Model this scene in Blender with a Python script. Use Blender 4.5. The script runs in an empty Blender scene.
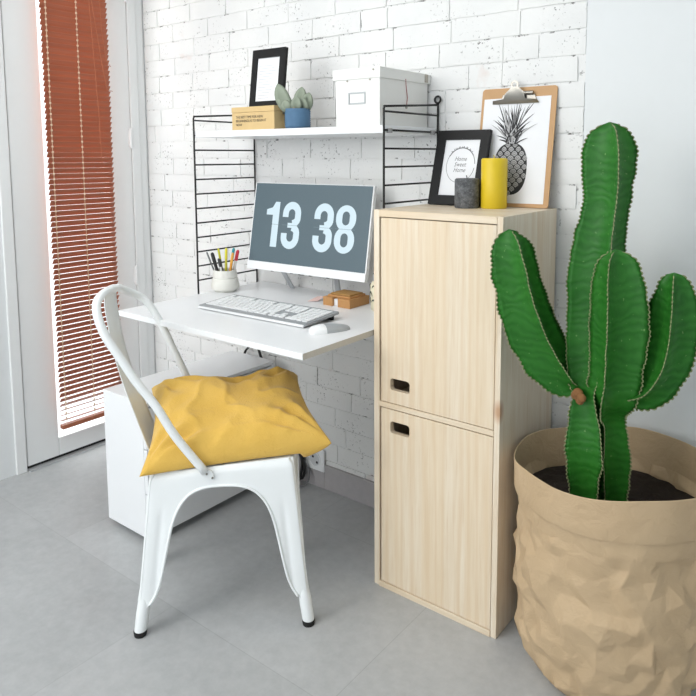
import bpy, bmesh, math, random
from mathutils import Vector, Matrix, noise
R = random.Random(7)
S = bpy.context.scene
C = S.collection

# ---------------------------------------------------------------- camera
W_IMG = 696.0
cam_d = bpy.data.cameras.new('camera'); cam = bpy.data.objects.new('camera', cam_d); C.objects.link(cam)
F_PX, CX, CY = 677.417, 375.286, 227.009
YAW, PITCH, ROLL = 0.6433, -0.1055, -0.0017
cam_d.sensor_fit = 'HORIZONTAL'; cam_d.sensor_width = 36.0
cam_d.lens = F_PX * 36.0 / W_IMG
cam_d.shift_x = (W_IMG/2 - CX) / W_IMG
cam_d.shift_y = (CY - W_IMG/2) / W_IMG
cam_d.clip_start = 0.05
fw = Vector((-math.sin(YAW)*math.cos(PITCH), math.cos(YAW)*math.cos(PITCH), math.sin(PITCH)))
rt = Vector((math.cos(YAW), math.sin(YAW), 0)); up = rt.cross(fw)
r2 = rt*math.cos(ROLL) + up*math.sin(ROLL); u2 = up*math.cos(ROLL) - rt*math.sin(ROLL)
M = Matrix((r2, u2, -fw)).transposed().to_4x4(); M.translation = Vector((2.06335, -1.93874, 1.31508))
cam.matrix_world = M
S.camera = cam

# ---------------------------------------------------------------- light
wd = bpy.data.worlds.new('daylight'); S.world = wd; wd.use_nodes = True
bg = wd.node_tree.nodes['Background']; bg.inputs[0].default_value = (0.93, 0.97, 1.0, 1); bg.inputs[1].default_value = 1.62

def area(name, loc, target, sx, sy, power, col=(1, 1, 1)):
    d = bpy.data.lights.new(name, 'AREA'); d.shape = 'RECTANGLE'; d.size = sx; d.size_y = sy
    d.energy = power; d.color = col
    o = bpy.data.objects.new(name, d); C.objects.link(o); o.location = loc
    o.rotation_euler = (Vector(target) - Vector(loc)).to_track_quat('-Z', 'Y').to_euler()
    return o
area('window_daylight', (-0.45, -3.5, 2.15), (0.5, -0.1, 0.7), 2.0, 1.4, 46, (1.0, 0.985, 0.96))
area('overhead_fill', (0.5, -1.7, 2.52), (0.5, -1.7, 0), 1.6, 1.6, 19, (1.0, 0.99, 0.97))  # added fill light, no real fixture: brightens the desk and other top faces
area('balcony_daylight', (-1.55, -0.55, 1.5), (-0.4, -0.5, 0.3), 1.2, 1.8, 45, (1.0, 0.99, 0.97))
S.view_settings.view_transform = 'Standard'; S.view_settings.look = 'None'
S.view_settings.exposure = 0.27; S.view_settings.gamma = 1.0; S.view_settings.use_curve_mapping = False

# ---------------------------------------------------------------- materials
def lin(r, g, b):
    f = lambda v: (v/255/12.92) if v/255 <= 0.04045 else ((v/255+0.055)/1.055)**2.4
    return (f(r), f(g), f(b), 1)

class NT:
    def __init__(s, name, rough=0.5, metal=0.0, spec=0.5):
        s.m = bpy.data.materials.new(name); s.m.use_nodes = True; s.t = s.m.node_tree
        s.b = s.t.nodes['Principled BSDF']; s.b.inputs['Roughness'].default_value = rough
        s.b.inputs['Metallic'].default_value = metal; s.b.inputs['Specular IOR Level'].default_value = spec
    def n(s, typ, **kw):
        x = s.t.nodes.new(typ)
        for k, v in kw.items():
            if k.startswith('_'): setattr(x, k[1:], v)
            else: x.inputs[int(k[1:]) if k[0] == 'i' and k[1:].isdigit() else k.replace('__', ' ')].default_value = v
        return x
    def l(s, a, b): s.t.links.new(a, b)
    def coord(s, scale=(1, 1, 1), kind='Object'):
        tc = s.n('ShaderNodeTexCoord'); mp = s.n('ShaderNodeMapping'); mp.inputs['Scale'].default_value = scale
        s.l(tc.outputs[kind], mp.inputs[0]); return mp.outputs[0]
    def geo(s, scale=(1, 1, 1)):
        g = s.n('ShaderNodeNewGeometry'); mp = s.n('ShaderNodeMapping'); mp.inputs['Scale'].default_value = scale
        s.l(g.outputs['Position'], mp.inputs[0]); return mp.outputs[0]
    def noise(s, co, scale, detail=4, rough=0.55, dist=0):
        x = s.n('ShaderNodeTexNoise'); s.l(co, x.inputs['Vector'])
        x.inputs['Scale'].default_value = scale; x.inputs['Detail'].default_value = detail
        x.inputs['Roughness'].default_value = rough; x.inputs['Distortion'].default_value = dist
        return x.outputs['Fac']
    def ramp(s, fac, stops, interp='LINEAR'):
        x = s.n('ShaderNodeValToRGB'); x.color_ramp.interpolation = interp; e = x.color_ramp.elements
        while len(e) < len(stops): e.new(0.5)
        for q, (p, c) in zip(e, stops): q.position = p; q.color = c if len(c) == 4 else (*c, 1)
        s.l(fac, x.inputs[0]); return x.outputs[0]
    def mix(s, fac, a, b, mode='MIX'):
        x = s.n('ShaderNodeMix'); x.data_type = 'RGBA'; x.blend_type = mode
        for sock, v in ((x.inputs[0], fac), (x.inputs[6], a), (x.inputs[7], b)):
            if hasattr(v, 'is_linked'): s.l(v, sock)
            else: sock.default_value = v
        return x.outputs[2]
    def math(s, op, a, b=0.0):
        x = s.n('ShaderNodeMath'); x.operation = op
        for sock, v in ((x.inputs[0], a), (x.inputs[1], b)):
            if hasattr(v, 'is_linked'): s.l(v, sock)
            else: sock.default_value = v
        return x.outputs[0]
    def col(s, c):
        if hasattr(c, 'is_linked'): s.l(c, s.b.inputs['Base Color'])
        else: s.b.inputs['Base Color'].default_value = c
        return s
    def bump(s, h, strength=0.3, dist=0.01):
        x = s.n('ShaderNodeBump'); x.inputs['Strength'].default_value = strength; x.inputs['Distance'].default_value = dist
        s.l(h, x.inputs['Height']); s.l(x.outputs[0], s.b.inputs['Normal']); return s

def plain(name, rgb, rough=0.5, metal=0.0, spec=0.5, var=0.04):
    t = NT(name, rough, metal, spec); co = t.coord()
    f = t.noise(co, 35, 3); c = lin(*rgb)
    d = tuple(max(0, v*(1-var)) for v in c[:3]) + (1,)
    t.col(t.mix(f, c, d)); return t.m

def mat_brick(name, specks, crack=False):
    t = NT(name, 0.62); co = t.geo()
    base = t.ramp(t.noise(co, 2.2, 3), [(0.3, lin(222, 223, 223)), (0.7, lin(236, 236, 234))])
    warm = t.ramp(t.noise(co, 5.5, 4), [(0.66, (0, 0, 0)), (0.74, (1, 1, 1))])
    c = t.mix(t.math('MULTIPLY', warm, 0.28), base, lin(205, 170, 155))
    patch = t.ramp(t.noise(co, 6.5, 4, 0.6), [(0.50, (0, 0, 0)), (0.62, (1, 1, 1))])
    sp = t.ramp(t.noise(co, 85, 3, 0.65), [(specks, (0, 0, 0)), (specks+0.045, (1, 1, 1))])
    fine = t.ramp(t.noise(co, 160, 2, 0.6), [(0.72, (0, 0, 0)), (0.76, (1, 1, 1))])
    k = t.math('MAXIMUM', t.math('MULTIPLY', sp, patch), t.math('MULTIPLY', fine, 0.5))
    if crack: k = t.ramp(t.noise(co, 26, 5, 0.7), [(0.56, (0, 0, 0)), (0.63, (1, 1, 1))])
    c = t.mix(t.math('MULTIPLY', k, 0.85), c, lin(88, 86, 84))
    h = t.math('ADD', t.math('MULTIPLY', t.noise(co, 45, 5), 0.6), t.noise(co, 14, 3))
    t.col(c).bump(h, 0.35, 0.006); return t.m

def mat_pine(name, light=(231, 220, 202), dark=(214, 195, 167), scale=1.0, axis='Z'):
    t = NT(name, 0.48)
    sc = {'Z': (1, 1, 0.05), 'X': (0.05, 1, 1), 'Y': (1, 0.05, 1)}[axis]
    co = t.geo(tuple(v*scale for v in sc))
    g1 = t.noise(co, 80, 4, 0.65, 0.3); g2 = t.noise(co, 150, 2, 0.5)
    rings = t.n('ShaderNodeTexWave'); t.l(co, rings.inputs[0]); rings.inputs['Scale'].default_value = 9
    rings.inputs['Distortion'].default_value = 9; rings.inputs['Detail'].default_value = 2; rings.inputs['Detail Scale'].default_value = 1.3
    c = t.mix(t.ramp(g1, [(0.30, (0, 0, 0)), (0.85, (1, 1, 1))]), lin(*light), lin(*dark))
    c = t.mix(t.math('MULTIPLY', t.ramp(rings.outputs['Fac'], [(0.55, (0, 0, 0)), (0.95, (1, 1, 1))]), 0.32), c, lin(208, 178, 138))
    c = t.mix(t.math('MULTIPLY', t.ramp(g2, [(0.55, (0, 0, 0)), (0.75, (1, 1, 1))]), 0.35), c, lin(202, 172, 134))
    st = t.geo((14, 14, 0.0) if axis == 'Z' else (0, 14, 14))
    pl = t.n('ShaderNodeTexWhiteNoise'); pl.noise_dimensions = '1D'
    sep = t.n('ShaderNodeSeparateXYZ'); t.l(st, sep.inputs[0])
    t.l(t.math('FLOOR', t.math('ADD', sep.outputs[0 if axis != 'X' else 1], 0.3)), pl.inputs['W'])
    c = t.mix(t.math('MULTIPLY', pl.outputs[0], 0.45), c, lin(220, 196, 160))
    kn = t.n('ShaderNodeTexVoronoi'); t.l(t.geo((1, 1, 0.55)), kn.inputs[0]); kn.inputs['Scale'].default_value = 4.1
    kk = t.ramp(kn.outputs['Distance'], [(0.03, (1, 1, 1)), (0.085, (0, 0, 0))])
    c = t.mix(t.math('MULTIPLY', kk, 0.7), c, lin(176, 122, 76))
    t.col(c).bump(g1, 0.06, 0.002); return t.m

def mat_floor():
    t = NT('grey_stone_floor', 0.40, spec=0.45); co = t.geo()
    a = t.ramp(t.noise(co, 3.2, 6, 0.6, 0.5), [(0.25, lin(170, 172, 173)), (0.75, lin(188, 190, 191))])
    b = t.ramp(t.noise(co, 28, 5, 0.7), [(0.35, lin(160, 162, 164)), (0.7, lin(192, 194, 195))])
    c = t.mix(0.35, a, b)
    rot = t.n('ShaderNodeMapping'); t.l(co, rot.inputs[0]); rot.inputs['Location'].default_value = (0.13, 0.21, 0)
    br = t.n('ShaderNodeTexBrick'); t.l(rot.outputs[0], br.inputs[0]); br.inputs['Scale'].default_value = 1.0
    br.inputs['Brick Width'].default_value = 1.2; br.inputs['Row Height'].default_value = 0.6
    br.inputs['Mortar Size'].default_value = 0.0012; br.inputs['Mortar Smooth'].default_value = 0.3
    br.inputs['Color1'].default_value = (1, 1, 1, 1); br.inputs['Color2'].default_value = (0.9, 0.9, 0.9, 1); br.inputs['Mortar'].default_value = (0.8, 0.8, 0.8, 1)
    c = t.mix(1.0, c, br.outputs[0], 'MULTIPLY')
    t.col(c).bump(t.noise(co, 60, 4), 0.05, 0.003)
    rr = t.ramp(t.noise(co, 8, 4), [(0.3, (0.34, 0.34, 0.34)), (0.7, (0.48, 0.48, 0.48))]); t.l(rr, t.b.inputs['Roughness']); return t.m

def mat_emit(name, rgb, strength):
    t = NT(name, 0.25); t.col((0.01, 0.01, 0.01, 1)); t.b.inputs['Emission Color'].default_value = lin(*rgb); t.b.inputs['Emission Strength'].default_value = strength; return t.m

def mat_fabric():
    t = NT('mustard_cotton', 0.85, spec=0.2); co = t.coord()
    c = t.mix(t.noise(co, 9, 5), lin(208, 165, 70), lin(224, 186, 98))
    t.b.inputs['Sheen Weight'].default_value = 0.25; t.b.inputs['Sheen Roughness'].default_value = 0.5
    t.col(c).bump(t.math('ADD', t.noise(co, 260, 2), t.math('MULTIPLY', t.noise(co, 20, 5, 0.6, 1.0), 3.0)), 0.30, 0.006); return t.m

def mat_kraft():
    t = NT('kraft_paper', 0.62, spec=0.35); co = t.coord()
    c = t.mix(t.noise(co, 7, 5), lin(182, 156, 122), lin(200, 176, 143))
    v = t.n('ShaderNodeTexVoronoi'); v.feature = 'DISTANCE_TO_EDGE'; t.l(co, v.inputs[0]); v.inputs['Scale'].default_value = 16
    t.col(c).bump(t.math('ADD', t.noise(co, 24, 5, 0.6, 1.5), t.math('MULTIPLY', v.outputs[0], 0.8)), 0.35, 0.010); return t.m

def mat_cactus(name, a, b):
    t = NT(name, 0.45, spec=0.28); co = t.coord()
    w = t.n('ShaderNodeTexWave'); w.bands_direction = 'Z'; t.l(co, w.inputs[0]); w.inputs['Scale'].default_value = 14; w.inputs['Distortion'].default_value = 11; w.inputs['Detail'].default_value = 3
    c = t.mix(t.noise(co, 9, 4), lin(*a), lin(*b))
    c = t.mix(t.math('MULTIPLY', w.outputs['Fac'], 0.22), c, lin(66, 136, 54))
    sp = t.ramp(t.noise(co, 120, 2), [(0.70, (0, 0, 0)), (0.74, (1, 1, 1))])
    c = t.mix(t.math('MULTIPLY', sp, 0.35), c, lin(150, 185, 120))
    t.col(c).bump(w.outputs['Fac'], 0.12, 0.006); return t.m

def mat_slat():
    t = NT('red_brown_wood_slat', 0.38, spec=0.5); co = t.geo((1, 0.06, 1))
    t.col(t.mix(t.noise(co, 60, 4), lin(178, 108, 78), lin(142, 82, 58))); return t.m

def mat_glass():
    m = bpy.data.materials.new('window_glass'); m.use_nodes = True; t = m.node_tree
    for q in list(t.nodes): t.nodes.remove(q)
    o = t.nodes.new('ShaderNodeOutputMaterial'); tr = t.nodes.new('ShaderNodeBsdfTransparent'); gl = t.nodes.new('ShaderNodeBsdfGlossy')
    gl.inputs['Roughness'].default_value = 0.02; mx = t.nodes.new('ShaderNodeMixShader'); mx.inputs[0].default_value = 0.06
    tr.inputs[0].default_value = (0.97, 0.98, 0.98, 1)
    t.links.new(tr.outputs[0], mx.inputs[1]); t.links.new(gl.outputs[0], mx.inputs[2]); t.links.new(mx.outputs[0], o.inputs[0]); return m

def mat_wax():
    t = NT('charcoal_wax', 0.75); co = t.coord(); f = t.noise(co, 70, 5, 0.7); g = t.noise(co, 260, 2)
    c = t.mix(t.ramp(f, [(0.38, (0, 0, 0)), (0.68, (1, 1, 1))]), lin(66, 68, 71), lin(112, 114, 117))
    t.col(t.mix(t.math('MULTIPLY', t.ramp(g, [(0.62, (0, 0, 0)), (0.7, (1, 1, 1))]), 0.5), c, lin(160, 162, 164))).bump(f, 0.5, 0.004); return t.m

def mat_soil():
    t = NT('dark_soil', 0.95); co = t.coord(); f = t.noise(co, 90, 6, 0.7)
    t.col(t.mix(f, lin(22, 17, 14), lin(66, 52, 42))).bump(f, 1.0, 0.02); return t.m

BRICK = mat_brick('white_painted_brick', 0.60); MORTAR = mat_brick('white_painted_mortar', 0.55, True)
PINE = mat_pine('pale_pine'); PINE_X = mat_pine('pale_pine_across', axis='X')
FLOOR = mat_floor(); FABRIC = mat_fabric(); KRAFT = mat_kraft(); SOIL = mat_soil(); GLASS = mat_glass(); SLAT = mat_slat()
CACT = mat_cactus('cactus_green', (18, 74, 22), (46, 120, 34)); CACT_EDGE = plain('cactus_rib_edge', (150, 158, 112), 0.7, var=0.5)
CACT_SCAR = plain('brown_corky_scar', (150, 104, 62), 0.9, var=0.5)
WHITE_WALL = plain('white_wall_paint', (226, 229, 230), 0.7, var=0.02)
WHITE_GLOSS = plain('white_lacquer', (236, 238, 240), 0.28, var=0.01)
WHITE_FRAME = plain('white_door_paint', (232, 234, 234), 0.4, var=0.02)
CREAM_EDGE = plain('bare_board_edge', (202, 197, 188), 0.6, var=0.08)
CHAIR_M = plain('white_painted_steel', (236, 240, 241), 0.30, var=0.02)
BLACK = plain('black_satin', (12, 12, 13), 0.5, spec=0.3); BLACK_WIRE = plain('black_wire', (18, 18, 18), 0.45); RUBBER = plain('black_rubber', (20, 20, 20), 0.8)
SILVER = plain('brushed_silver', (196, 199, 202), 0.32, 0.75, var=0.03); STEEL = plain('nickel_steel', (150, 147, 140), 0.32, 1.0)
PLASTIC_W = plain('white_plastic', (238, 240, 241), 0.35, var=0.01); PLASTIC_S = plain('silver_plastic', (176, 180, 183), 0.35, 0.2)
GREY_STONE = plain('grey_stone_skirting', (178, 174, 175), 0.55, var=0.18)
PAPER = plain('white_paper', (236, 237, 240), 0.75, var=0.01); GREYTEXT = plain('pale_grey_print', (196, 198, 203), 0.8); INK = plain('black_ink', (40, 40, 42), 0.7)
INK_MID = plain('grey_ink', (112, 112, 114), 0.7); INK_LIGHT = plain('light_grey_ink', (176, 176, 177), 0.7)
BOXWOOD = plain('birch_box_wood', (216, 186, 132), 0.5, var=0.12); BOXSIDE = plain('birch_box_lid_edge', (214, 176, 112), 0.5, var=0.15)
BLUEPOT = plain('blue_knitted_pot', (86, 124, 158), 0.7, var=0.35); SUCC = plain('grey_green_leaf', (146, 156, 138), 0.6, var=0.2); TERRA = plain('pale_pebbles', (222, 180, 150), 0.8, var=0.3)
BOXWHITE = plain('off_white_cardboard', (233, 233, 230), 0.6, var=0.02); REDSTRING = plain('dusty_red_string', (176, 110, 110), 0.8); BRASSY = plain('small_metal_rivet', (170, 165, 155), 0.3, 0.9)
YELLOW = plain('yellow_wax', (222, 192, 34), 0.45, var=0.08); CHARC = mat_wax(); WICK = plain('candle_wick', (210, 190, 70), 0.8)
CLIPB = plain('brown_hardboard', (200, 158, 112), 0.6, var=0.15)
CUPW = plain('off_white_ceramic', (226, 225, 218), 0.45, var=0.03); KRAFTBOX = plain('honey_cardboard', (192, 142, 88), 0.6, var=0.12); KRAFTDARK = plain('memo_slab_edge', (176, 134, 74), 0.6, var=0.2)
JARM = plain('cream_jar_glaze', (226, 218, 190), 0.4, var=0.1); LEAFP = plain('dark_leaf_print', (72, 76, 62), 0.6); PINKP = plain('pink_paper', (226, 196, 190), 0.7)
SCREEN = mat_emit('slate_screen', (86, 105, 114), 0.88); DIGIT = mat_emit('pale_blue_digit', (210, 231, 241), 0.88); DIGLINE = mat_emit('digit_split_line', (120, 142, 152), 0.88)
TAGGREY = plain('clear_grey_fitting', (150, 150, 150), 0.3)

# ---------------------------------------------------------------- helpers
ROOT = {}
def obj(name, bm, mat, parent=None, smooth=False, bevel=0.0, seg=2, auto=None, label=None):
    """link a bmesh (world coordinates) as ONE mesh object; children share their thing's base as origin"""
    bm.normal_update()
    if parent is not None: base = ROOT[parent.name]
    else:
        xs = [v.co for v in bm.verts]
        base = Vector(((min(v.x for v in xs)+max(v.x for v in xs))/2, (min(v.y for v in xs)+max(v.y for v in xs))/2, min(v.z for v in xs)))
    bmesh.ops.translate(bm, verts=bm.verts, vec=-base)
    me = bpy.data.meshes.new(name); bm.to_mesh(me); bm.free()
    for m in (mat if isinstance(mat, (list, tuple)) else [mat]): me.materials.append(m)
    o = bpy.data.objects.new(name, me); C.objects.link(o)
    if parent is not None: o.parent = parent
    else: o.location = base
    ROOT[o.name] = base
    if smooth:
        for p in me.polygons: p.use_smooth = True
        if auto: me.set_sharp_from_angle(angle=math.radians(auto))
    if bevel:
        b = o.modifiers.new('bevel', 'BEVEL'); b.width = bevel; b.segments = seg; b.limit_method = 'ANGLE'; b.angle_limit = math.radians(35)
        b.harden_normals = False
    if label: o['label'] = label
    return o
def tag(o, label, cat, group=None):
    o['label'] = label; o['category'] = cat
    if group: o['group'] = group
    return o
def thing(name, label, cat, loc, group=None):
    o = bpy.data.objects.new(name, None); C.objects.link(o); o.location = loc; o.empty_display_size = 0.05
    ROOT[o.name] = Vector(loc); return tag(o, label, cat, group)
def struct(name, bm, mat, parent=None, **k):
    o = obj(name, bm, mat, parent, **k)
    if parent is None: o['kind'] = 'structure'
    return o
def B(): return bmesh.new()
def box(bm, x0, x1, y0, y1, z0, z1, mi=0):
    vs = [bm.verts.new(p) for p in ((x0,y0,z0),(x1,y0,z0),(x1,y1,z0),(x0,y1,z0),(x0,y0,z1),(x1,y0,z1),(x1,y1,z1),(x0,y1,z1))]
    for f in ((0,3,2,1),(4,5,6,7),(0,1,5,4),(1,2,6,5),(2,3,7,6),(3,0,4,7)):
        q = bm.faces.new([vs[i] for i in f]); q.material_index = mi
    return bm
def bx(*a): return box(B(), *a)
def tube(bm, pts, r, seg=10, closed=False, caps=True):
    pts = [Vector(p) for p in pts]; n = len(pts); rings = []
    rs = r if isinstance(r, (list, tuple)) else [r]*n
    prev = None
    for i, p in enumerate(pts):
        if closed: d = pts[(i+1) % n] - pts[i-1]
        else: d = pts[min(i+1, n-1)] - pts[max(i-1, 0)]
        d.normalize()
        if prev is None:
            a = Vector((0, 0, 1)) if abs(d.z) < 0.9 else Vector((1, 0, 0)); u = d.cross(a).normalized()
        else:
            u = prev - d*prev.dot(d); u.normalize()
        prev = u; w = d.cross(u)
        rings.append([bm.verts.new(p + (u*math.cos(2*math.pi*k/seg) + w*math.sin(2*math.pi*k/seg))*rs[i]) for k in range(seg)])
    m = n if closed else n-1
    for i in range(m):
        a, b = rings[i], rings[(i+1) % n]
        for k in range(seg): bm.faces.new((a[k], a[(k+1) % seg], b[(k+1) % seg], b[k]))
    if caps and not closed:
        bm.faces.new(rings[0][::-1]); bm.faces.new(rings[-1])
    return bm
def lathe(bm, prof, c, seg=40):
    rings = []
    for r, z in prof:
        if r < 1e-6: rings.append([bm.verts.new((c[0], c[1], c[2]+z))])
        else: rings.append([bm.verts.new((c[0]+r*math.cos(2*math.pi*k/seg), c[1]+r*math.sin(2*math.pi*k/seg), c[2]+z)) for k in range(seg)])
    for a, b in zip(rings, rings[1:]):
        for k in range(seg):
            k2 = (k+1) % seg
            if len(a) == 1 and len(b) == 1: continue
            if len(a) == 1: bm.faces.new((a[0], b[k2], b[k]))
            elif len(b) == 1: bm.faces.new((a[k], a[k2], b[0]))
            else: bm.faces.new((a[k], a[k2], b[k2], b[k]))
    bmesh.ops.recalc_face_normals(bm, faces=bm.faces); return bm
def rrect(x0, x1, z0, z1, r, n=5):
    out = []
    for cx, cz, a0 in ((x1-r, z0+r, -90), (x1-r, z1-r, 0), (x0+r, z1-r, 90), (x0+r, z0+r, 180)):
        for k in range(n+1):
            a = math.radians(a0 + 90*k/n); out.append((cx + r*math.cos(a), cz + r*math.sin(a)))
    return out
def prism(bm, loops, f, d0, d1):
    """extrude a flat outline with holes; f(u, v, d) -> world point"""
    tmp = bmesh.new(); es = []
    for lp in loops:
        vs = [tmp.verts.new((u, v, 0)) for u, v in lp]
        es += [tmp.edges.new((vs[i], vs[(i+1) % len(vs)])) for i in range(len(vs))]
    bmesh.ops.triangle_fill(tmp, use_beauty=True, use_dissolve=False, edges=es)
    tmp.verts.index_update()
    a = [bm.verts.new(f(v.co.x, v.co.y, d0)) for v in tmp.verts]; b = [bm.verts.new(f(v.co.x, v.co.y, d1)) for v in tmp.verts]
    for fc in tmp.faces:
        i = [v.index for v in fc.verts]; bm.faces.new([a[k] for k in i]); bm.faces.new([b[k] for k in i[::-1]])
    for e in tmp.edges:
        if len(e.link_faces) == 1:
            i, j = e.verts[0].index, e.verts[1].index; bm.faces.new((a[i], a[j], b[j], b[i]))
    tmp.free(); bmesh.ops.recalc_face_normals(bm, faces=bm.faces); return bm
def flat(bm, pts, f, d):
    vs = [bm.verts.new(f(u, v, d)) for u, v in pts]; bm.faces.new(vs); return bm
def sheet(bm, pts, f, d, t=0.0006):
    return prism(bm, [pts], f, d, d+t)
def ribbon(pts, w):
    """polyline in 2-D -> outline polygon list of quads"""
    out = []; n = len(pts); L = []
    for i, (x, y) in enumerate(pts):
        x0, y0 = pts[max(i-1, 0)]; x1, y1 = pts[min(i+1, n-1)]
        dx, dy = x1-x0, y1-y0; q = math.hypot(dx, dy) or 1; L.append((x - dy/q*w/2, y + dx/q*w/2, x + dy/q*w/2, y - dx/q*w/2))
    for a, b in zip(L, L[1:]): out.append([(a[0], a[1]), (b[0], b[1]), (b[2], b[3]), (a[2], a[3])])
    return out
def tilted(base, yaw, tilt):
    """frame of a leaning board: u across, v up along the board, d towards the viewer's side"""
    ax = Vector((math.cos(yaw), math.sin(yaw), 0)); bk = Vector((-math.sin(yaw), math.cos(yaw), 0))
    upv = Vector((0, 0, math.cos(tilt))) + bk*math.sin(tilt); nr = -bk*math.cos(tilt) + Vector((0, 0, math.sin(tilt))); b = Vector(base)
    return lambda u, v, d: b + ax*u + upv*v + nr*d
def text_mesh(txt, size, f, d, shear=0.0, align='LEFT', u0=0, v0=0, spacing=1.0, xs=1.0):
    cu = bpy.data.curves.new('t', 'FONT'); cu.body = txt; cu.size = size; cu.shear = shear; cu.align_x = align; cu.space_line = spacing; cu.resolution_u = 3
    o = bpy.data.objects.new('t', cu); C.objects.link(o); dg = bpy.context.evaluated_depsgraph_get(); dg.update()
    me = bpy.data.meshes.new_from_object(o.evaluated_get(dg)); bm = bmesh.new(); bm.from_mesh(me)
    bpy.data.objects.remove(o); bpy.data.curves.remove(cu); bpy.data.meshes.remove(me)
    for v in bm.verts: v.co = f(u0 + v.co.x*xs, v0 + v.co.y, d)
    return bm

# ---------------------------------------------------------------- setting
XL, XR, HC = -0.74, 1.36, 2.55
struct('floor', bx(XL-0.15, 3.6, -4.6, 0.02, -0.06, 0), FLOOR)
struct('ceiling', bx(XL-0.15, 3.6, -4.6, 0.12, HC, HC+0.05), WHITE_WALL)

def brick_wall():
    bm = B(); y_m = 0.0048; dz = 0.0742; off = 0.0415 - dz
    box(bm, XL-0.1, XR, y_m, 0.12, 0, HC, 1)
    row = 0; z = off
    rr = random.Random(21)
    while z < HC:
        x = XL - (0.0 if row % 2 else 0.10) - rr.uniform(0, 0.05)
        while x < XR:
            ln = rr.choice((0.21, 0.225, 0.235, 0.24, 0.11, 0.225, 0.23)) ; j = rr.uniform(0.004, 0.008)
            x0, x1 = max(x, XL+0.001), min(x+ln, XR-0.0005); z0, z1 = max(z, 0.001)+j*0.4, min(z+dz, HC)-j*0.45
            x += ln + j
            if x1-x0 < 0.02 or z1-z0 < 0.02: continue
            nx, nz = max(2, int((x1-x0)/0.03)), 4; dy = rr.uniform(-0.0009, 0.0012); ph = rr.uniform(0, 99)
            g = {}
            for a in range(nx+1):
                for b in range(nz+1):
                    u, w = a/nx, b/nz; px, pz = x0+(x1-x0)*u, z0+(z1-z0)*w
                    q = noise.noise(Vector((px*22+ph, pz*30, ph)))
                    edge = a in (0, nx) or b in (0, nz)
                    yy = dy + q*0.0011
                    if edge:
                        px += noise.noise(Vector((px*40, pz*40, ph)))*0.0022; pz += noise.noise(Vector((px*40, pz*40, ph+5)))*0.0022; yy += 0.0013
                    g[a, b] = bm.verts.new((max(px, XL), yy, max(pz, 0.0005)))
            for a in range(nx):
                for b in range(nz):
                    f = bm.faces.new((g[a, b], g[a+1, b], g[a+1, b+1], g[a, b+1])); f.smooth = True
            ring = [g[a, 0] for a in range(nx+1)] + [g[nx, b] for b in range(1, nz+1)] + [g[a, nz] for a in range(nx-1, -1, -1)] + [g[0, b] for b in range(nz-1, 0, -1)]
            back = [bm.verts.new((v.co.x, y_m+0.001, v.co.z)) for v in ring]
            for i in range(len(ring)):
                k = (i+1) % len(ring); bm.faces.new((ring[k], ring[i], back[i], back[k]))
        z += dz; row += 1
    return bm
struct('wall_back', brick_wall(), [BRICK, MORTAR], auto=32, smooth=True)
struct('wall_right', box(bx(XR, 3.6, 0.004, 0.12, 0, HC), 3.5, 3.6, -4.6, 0.004, 0, HC), WHITE_WALL)
# left wall: a balcony door next to the brick, then plain wall
DY0, DY1 = -0.090, -0.640
bm = B(); box(bm, XL-0.15, XL-0.001, DY0, 0.12, 0, HC); box(bm, XL-0.15, XL-0.001, -4.6, DY1, 0, HC)
struct('wall_left', bm, WHITE_WALL)
bm = B(); box(bm, XL-0.001, XL+0.012, -0.088, -0.045, 0, HC-0.001); box(bm, XL-0.001, XL+0.006, -0.044, -0.006, 0, HC-0.001)
box(bm, XL-0.001, XL+0.012, DY1-0.045, DY1-0.002, 0, HC-0.001)
struct('trim_1', bm, WHITE_FRAME, bevel=0.003)
door = bpy.data.objects.new('door_1', None); C.objects.link(door); door.location = (XL-0.03, -0.36, 0); ROOT['door_1'] = Vector(door.location); door['kind'] = 'structure'
bm = B(); zb = 0.018
box(bm, XL-0.055, XL+0.006, -0.205, DY0+0.0012, zb, HC-0.05); box(bm, XL-0.055, XL+0.006, DY1+0.003, -0.500, zb, HC-0.05)
box(bm, XL-0.055, XL+0.006, -0.500, -0.205, zb, 0.098); box(bm, XL-0.055, XL+0.006, -0.500, -0.205, HC-0.15, HC-0.05)
obj('door_frame', bm, WHITE_FRAME, door, bevel=0.004)
obj('door_glazing', bx(XL-0.03, XL-0.024, -0.500, -0.205, 0.098, HC-0.15), GLASS, door)
obj('threshold', bx(XL-0.06, XL+0.028, DY1+0.003, DY0-0.003, 0, 0.008), plain('aluminium_threshold', (205, 208, 210), 0.35, 0.6), door)
obj('bottom_seal', bx(XL-0.045, XL+0.002, DY1+0.003, DY0-0.003, 0.008, zb), RUBBER, door)
for z in (0.755, 1.395, 2.05):
    bm = B(); tube(bm, [(XL+0.013, -0.0935, z-0.045), (XL+0.013, -0.0935, z+0.045)], 0.0075, 12); box(bm, XL+0.005, XL+0.0125, -0.104, -0.087, z-0.036, z+0.036)
    obj('hinge', bm, PLASTIC_W, door, smooth=True, auto=40)
bm = B(); box(bm, 0.366, 0.878, -0.012, 0, 0, 0.098); box(bm, XL, 0.254, -0.012, 0, 0, 0.098); box(bm, 1.295, XR, -0.012, 0, 0, 0.098); box(bm, 0.254, 0.366, -0.012, 0, 0, 0.066)
struct('baseboard_back', bm, GREY_STONE, bevel=0.002)

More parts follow.
